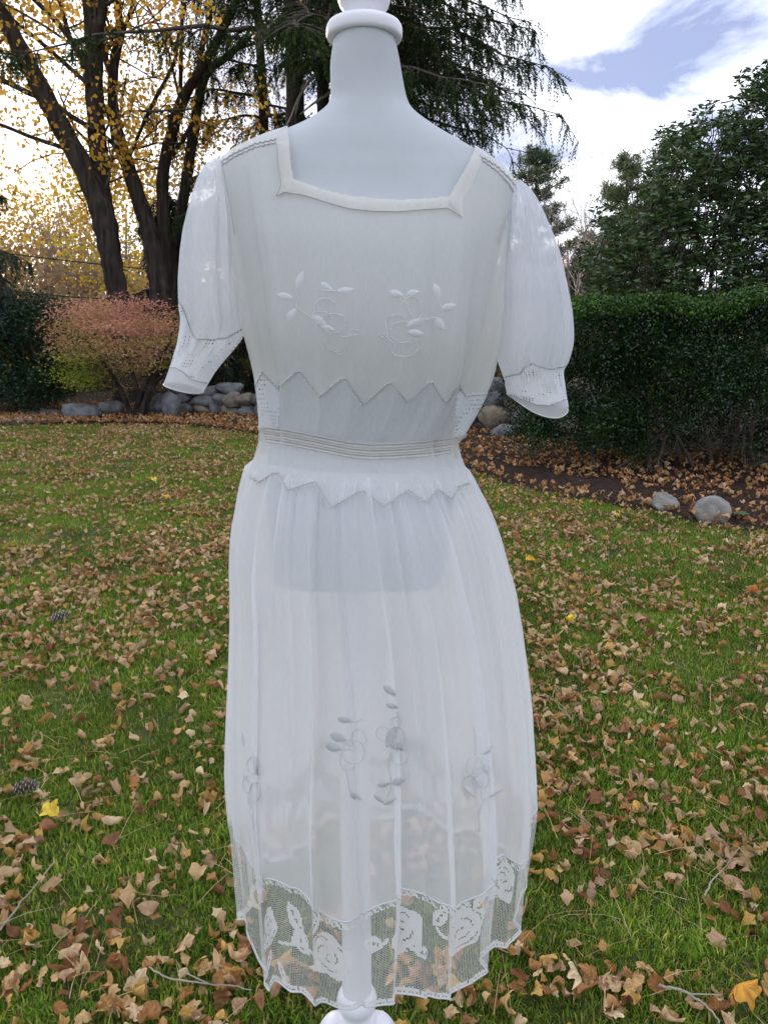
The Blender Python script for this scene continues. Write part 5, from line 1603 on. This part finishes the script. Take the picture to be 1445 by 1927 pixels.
spray('embroidered_flower_spray', bvh_body,
      [(822, 548, 16, 7, R(70)), (844, 578, 16, 7, R(-15)), (828, 610, 14, 8, R(55)), (746, 553, 15, 7, R(15)), (777, 552, 14, 7, R(-15)), (782, 607, 20, 7, R(-25)), (783, 627, 16, 7, R(5))],
      [[(824, 562), (830, 575), (832, 590)], [(800, 602), (815, 598), (826, 598)], [(760, 562), (768, 580), (775, 595)], loop(775, 582, 20, 24, 200, 420), loop(758, 625, 24, 20, 60, 300), loop(760, 655, 26, 16, -20, 190), loop(745, 610, 20, 18, 150, 330), [(720, 628), (735, 640), (745, 660)], loop(722, 630, 8, 5)], SA, M['fine_stitch'])
M['satin_g'] = solid('shaded_satin_stitch', (0.52, 0.53, 0.54), .6, bump=.3, bscale=900)  # white satin painted grey: backlit shade of the dense stitching put into the colour
SG = M['satin_g']
spray('embroidered_flower_spray', bvh_sk,
      [(649, 1355, 15, 6, R(12)), (637, 1388, 17, 8, R(22)), (628, 1407, 16, 8, R(12)), (670, 1500, 12, 6, R(25))],
      [loop(665, 1415, 22, 22), loop(655, 1430, 16, 20, 40, 300), loop(675, 1390, 14, 18, 100, 400), [(655, 1360), (672, 1357), (682, 1352)], [(640, 1395), (650, 1400), (662, 1405)], [(650, 1440), (655, 1470), (662, 1495), (680, 1510)]], SG, M['thread'])
spray('embroidered_flower_spray', bvh_sk,
      [(733, 1300, 16, 6, R(40)), (738, 1329, 13, 5, R(18)), (738, 1388, 22, 9, R(-60)), (744, 1402, 20, 9, R(30)), (723, 1475, 14, 6, R(-10)), (750, 1471, 13, 7, R(-15)), (714, 1503, 13, 5, R(40)), (733, 1508, 14, 5, R(-25))],
      [loop(745, 1390, 18, 22), loop(720, 1380, 12, 14), loop(745, 1358, 10, 10), loop(752, 1425, 16, 14, 0, 200), [(740, 1330), (748, 1345), (746, 1360)], [(735, 1415), (730, 1440), (736, 1475), (726, 1505)]], SG, M['thread'])
spray('embroidered_flower_spray', bvh_sk,
      [(918, 1412, 14, 4, R(-35)), (880, 1458, 10, 5, R(-30)), (902, 1473, 15, 7, R(70)), (915, 1446, 12, 6, R(85)), (936, 1490, 20, 4, R(-30)), (884, 1490, 16, 5, R(45))],
      [loop(893, 1442, 16, 18), loop(905, 1465, 16, 20), loop(884, 1478, 12, 20), [(892, 1370), (895, 1395), (894, 1425)], [(905, 1490), (908, 1505), (928, 1495)], [(910, 1505), (902, 1530), (903, 1565)]], M['thread'], M['thread'])
spray('embroidered_flower_spray', bvh_sk,
      [(457, 1392, 16, 3, R(80)), (463, 1465, 12, 3, R(60)), (482, 1445, 18, 4, R(75)), (470, 1500, 14, 4, R(100))],
      [loop(477, 1440, 12, 16), loop(466, 1475, 9, 16), loop(480, 1490, 10, 18), [(470, 1510), (474, 1530), (478, 1560)]], M['thread'], M['thread'])
# ================================================================== small things on the lawn
def single_leaf(px, py, size, kind, colr, label, seed, tilt=(.2, .2), curl=.8):
    g = ground(px, py, .03)
    P, t1, qs, c = leaf_mesh(kind, seed, 28, (.45, .78, 1.0), colr, curl)
    o = build('fallen_leaf', P, [t1] + qs, M['litter'], None, True, c)
    s = size * .5 * depth(g) / F
    o.location = g + np.array((0, 0, .012)); o.scale = (s, s, s)
    rg = rnd(seed); o.rotation_euler = (tilt[0], tilt[1], rg.uniform(0, 6.28))
    return tag(o, label, 'leaf', 'bright fallen leaves')
single_leaf(1072, 1172, 36, 'oak', (.85, .62, .03), 'bright yellow leaf lying right of the skirt at hip level', 1, (.5, .1))
single_leaf(100, 1540, 58, 'maple', (.75, .55, .07), 'yellow leaf with a green-brown tip at far left below the pine cone', 2, (.7, .2))
single_leaf(288, 906, 22, 'maple', (.78, .55, .10), 'small pale yellow leaf on the far lawn left of the waist', 3)
single_leaf(312, 938, 24, 'maple', (.80, .45, .06), 'small orange-yellow leaf on the lawn left of the basque', 4)
single_leaf(995, 1058, 26, 'maple', (.75, .48, .05), 'small golden leaf beside the right edge of the skirt top', 5)
single_leaf(1400, 1878, 84, 'maple', (.66, .32, .05), 'large orange lobed leaf near the bottom right corner', 6, (.4, .3), 1.1)
single_leaf(1162, 970, 22, 'maple', (.8, .5, .05), 'small orange-yellow leaf left of the two rocks', 7)
single_leaf(1415, 1118, 50, 'maple', (.5, .2, .06), 'rust red lobed leaf at the right edge below the rocks', 8, (.5, .2), 1.2)
def pine_cone(px, py, ln, label, rot):
    g = ground(px, py, .03); s = ln * depth(g) / F
    root = empty('pine_cone', label, 'pine cone')
    k = np.arange(64); z = k / 63.0
    r = .26 * np.sin(np.pi * (z * .86 + .10)) ** .8
    a = k * 2.39996
    ca, sa = math.cos(rot), math.sin(rot)
    ctr = np.array((g[0], g[1], .045))
    axis = np.array((ca, sa, .08)); e1 = np.array((-sa, ca, 0)); e2 = np.array((0, 0, 1.0))
    V, Fq = tube(np.array([ctr - axis * s * .5, ctr, ctr + axis * s * .5]), [s * .08, s * .12, s * .04], 6)
    build('core', V, [Fq], M['cone'], root)
    mb = MB(); mt = MB()
    for i in range(64):
        rad = e1 * math.cos(a[i]) + e2 * math.sin(a[i]); tan = -e1 * math.sin(a[i]) + e2 * math.cos(a[i])
        b = ctr + axis * s * (z[i] - .5); t = b + rad * s * r[i] * 1.25 + axis * s * .10
        w_ = tan * s * .075
        mb.add([b - w_ * .5, b + w_ * .5, t + w_, t - w_], [[0, 1, 2, 3]])
        mt.add([t - w_, t + w_, t + w_ * .6 + rad * s * .03 + axis * s * .03, t - w_ * .6 + rad * s * .03 + axis * s * .03], [[0, 1, 2, 3]])
    tag(mb.obj('scales', M['cone'], root, False), kind='stuff'); tag(mt.obj('scale_tips', M['cone_tip'], root, False), kind='stuff')
pine_cone(46, 1490, 44, 'pine cone with white resin tips on the grass at far left', .2)
pine_cone(112, 1166, 34, 'pine cone lying on the lawn left of the upper skirt', .5)
def stick(pts, wpx, label, seed, side=2):
    P = catmull(np.array([ground(x, y, .035 + .012 * (i % 2)) for i, (x, y) in enumerate(pts)]), 24)
    rg = rnd(seed); P += np.cumsum(rg.normal(size=P.shape) * .0012, 0)
    mb = MB()
    V, Fq = tube(P, np.linspace(wpx, wpx * .5, 24) * .36 * depth(P[0]) / F, 6); mb.add(V, Fq)
    for q in range(side):
        i = rg.integers(6, 20); d = unit(np.array((rg.normal(), rg.normal(), .3)))
        V, Fq = tube(P[i] + d * np.linspace(0, .06, 5)[:, None], np.linspace(.002, .001, 5), 4); mb.add(V, Fq)
    tag(mb.obj('fallen_twig', M['pale_twig']), label, 'twig', 'twigs on the lawn')
stick([(0, 1752), (40, 1705), (75, 1660), (106, 1618)], 6, 'long straight pale twig at the left edge below the yellow leaf', 1, 0)
stick([(280, 1818), (330, 1840), (420, 1855), (480, 1862)], 5, 'curved grey twig left of the hem at the bottom', 3, 1)
stick([(1240, 1855), (1290, 1865), (1330, 1892), (1345, 1920)], 8, 'bent grey twig near the bottom right corner', 4, 1)
stick([(1325, 1685), (1345, 1650), (1372, 1625), (1400, 1592)], 5, 'crooked grey twig on the right lawn level with the lace', 5, 1)
stick([(1050, 1330), (1080, 1350), (1085, 1340)], 3, 'short pale twig right of the lower skirt', 7, 1)
# dry pine needles and straw strewn in the grass
rg = rnd(151)
n = 2600
Y = 1.05 + rg.uniform(0, 1, n) ** .75 * 5.5; X = rg.uniform(-1, 1, n) * (.56 * Y + .6)
a = rg.uniform(0, np.pi, n); L = rg.uniform(.05, .15, n)
d = np.stack([np.cos(a), np.sin(a), rg.normal(size=n) * .22], 1); sd_ = np.stack([-np.sin(a), np.cos(a), np.zeros(n)], 1)
c = np.stack([X, Y, rg.uniform(.022, .042, n)], 1); w_ = rg.uniform(.0004, .0009, n)[:, None]
V = np.stack([c - d * L[:, None] / 2 - sd_ * w_, c - d * L[:, None] / 2 + sd_ * w_, c + np.array((0, 0, .006)) + sd_ * w_, c + np.array((0, 0, .006)) - sd_ * w_, c + d * L[:, None] / 2 + sd_ * w_ * .5, c + d * L[:, None] / 2 - sd_ * w_ * .5], 1).reshape(-1, 3)
k = np.arange(n)[:, None] * 6
cc = np.array([(.55, .42, .20), (.48, .34, .15), (.6, .5, .28), (.42, .27, .12)])[rg.integers(0, 4, n)]
tag(build('pine_needles', V, [k + np.array([[0, 1, 2, 3]]), k + np.array([[3, 2, 4, 5]])], M['litter'], None, False, np.repeat(cc, 6, 0)), 'dry tan pine needles and straw lying in the grass', 'pine needles', kind='stuff')
# a green plant leaf cluster by the larger rock
g = ground(1388, 982)
pl = empty('small_plant', 'small green leafy plant right of the larger rock', 'plant')
rg = rnd(161)
for q in range(7):
    a = q * .9 + rg.normal() * .2; ln = rg.uniform(.05, .09)
    s = np.linspace(0, 1, 6)[:, None]
    sp = np.array((g[0], g[1], .06)) + np.array((math.cos(a), math.sin(a), 0)) * ln * s + np.array((0, 0, 1)) * ln * (.6 * s - .5 * s ** 2)
    wv = np.array((-math.sin(a), math.cos(a), 0)) * (np.sin(s * np.pi * .92 + .15) * ln * .28)
    V = np.stack([sp - wv, sp, sp + wv], 1).reshape(-1, 3)
    build('leaf', V, [gridfaces(6, 3)], M['leaf_hedge'], pl, True, np.full((18, 3), (.10, .20, .08)))
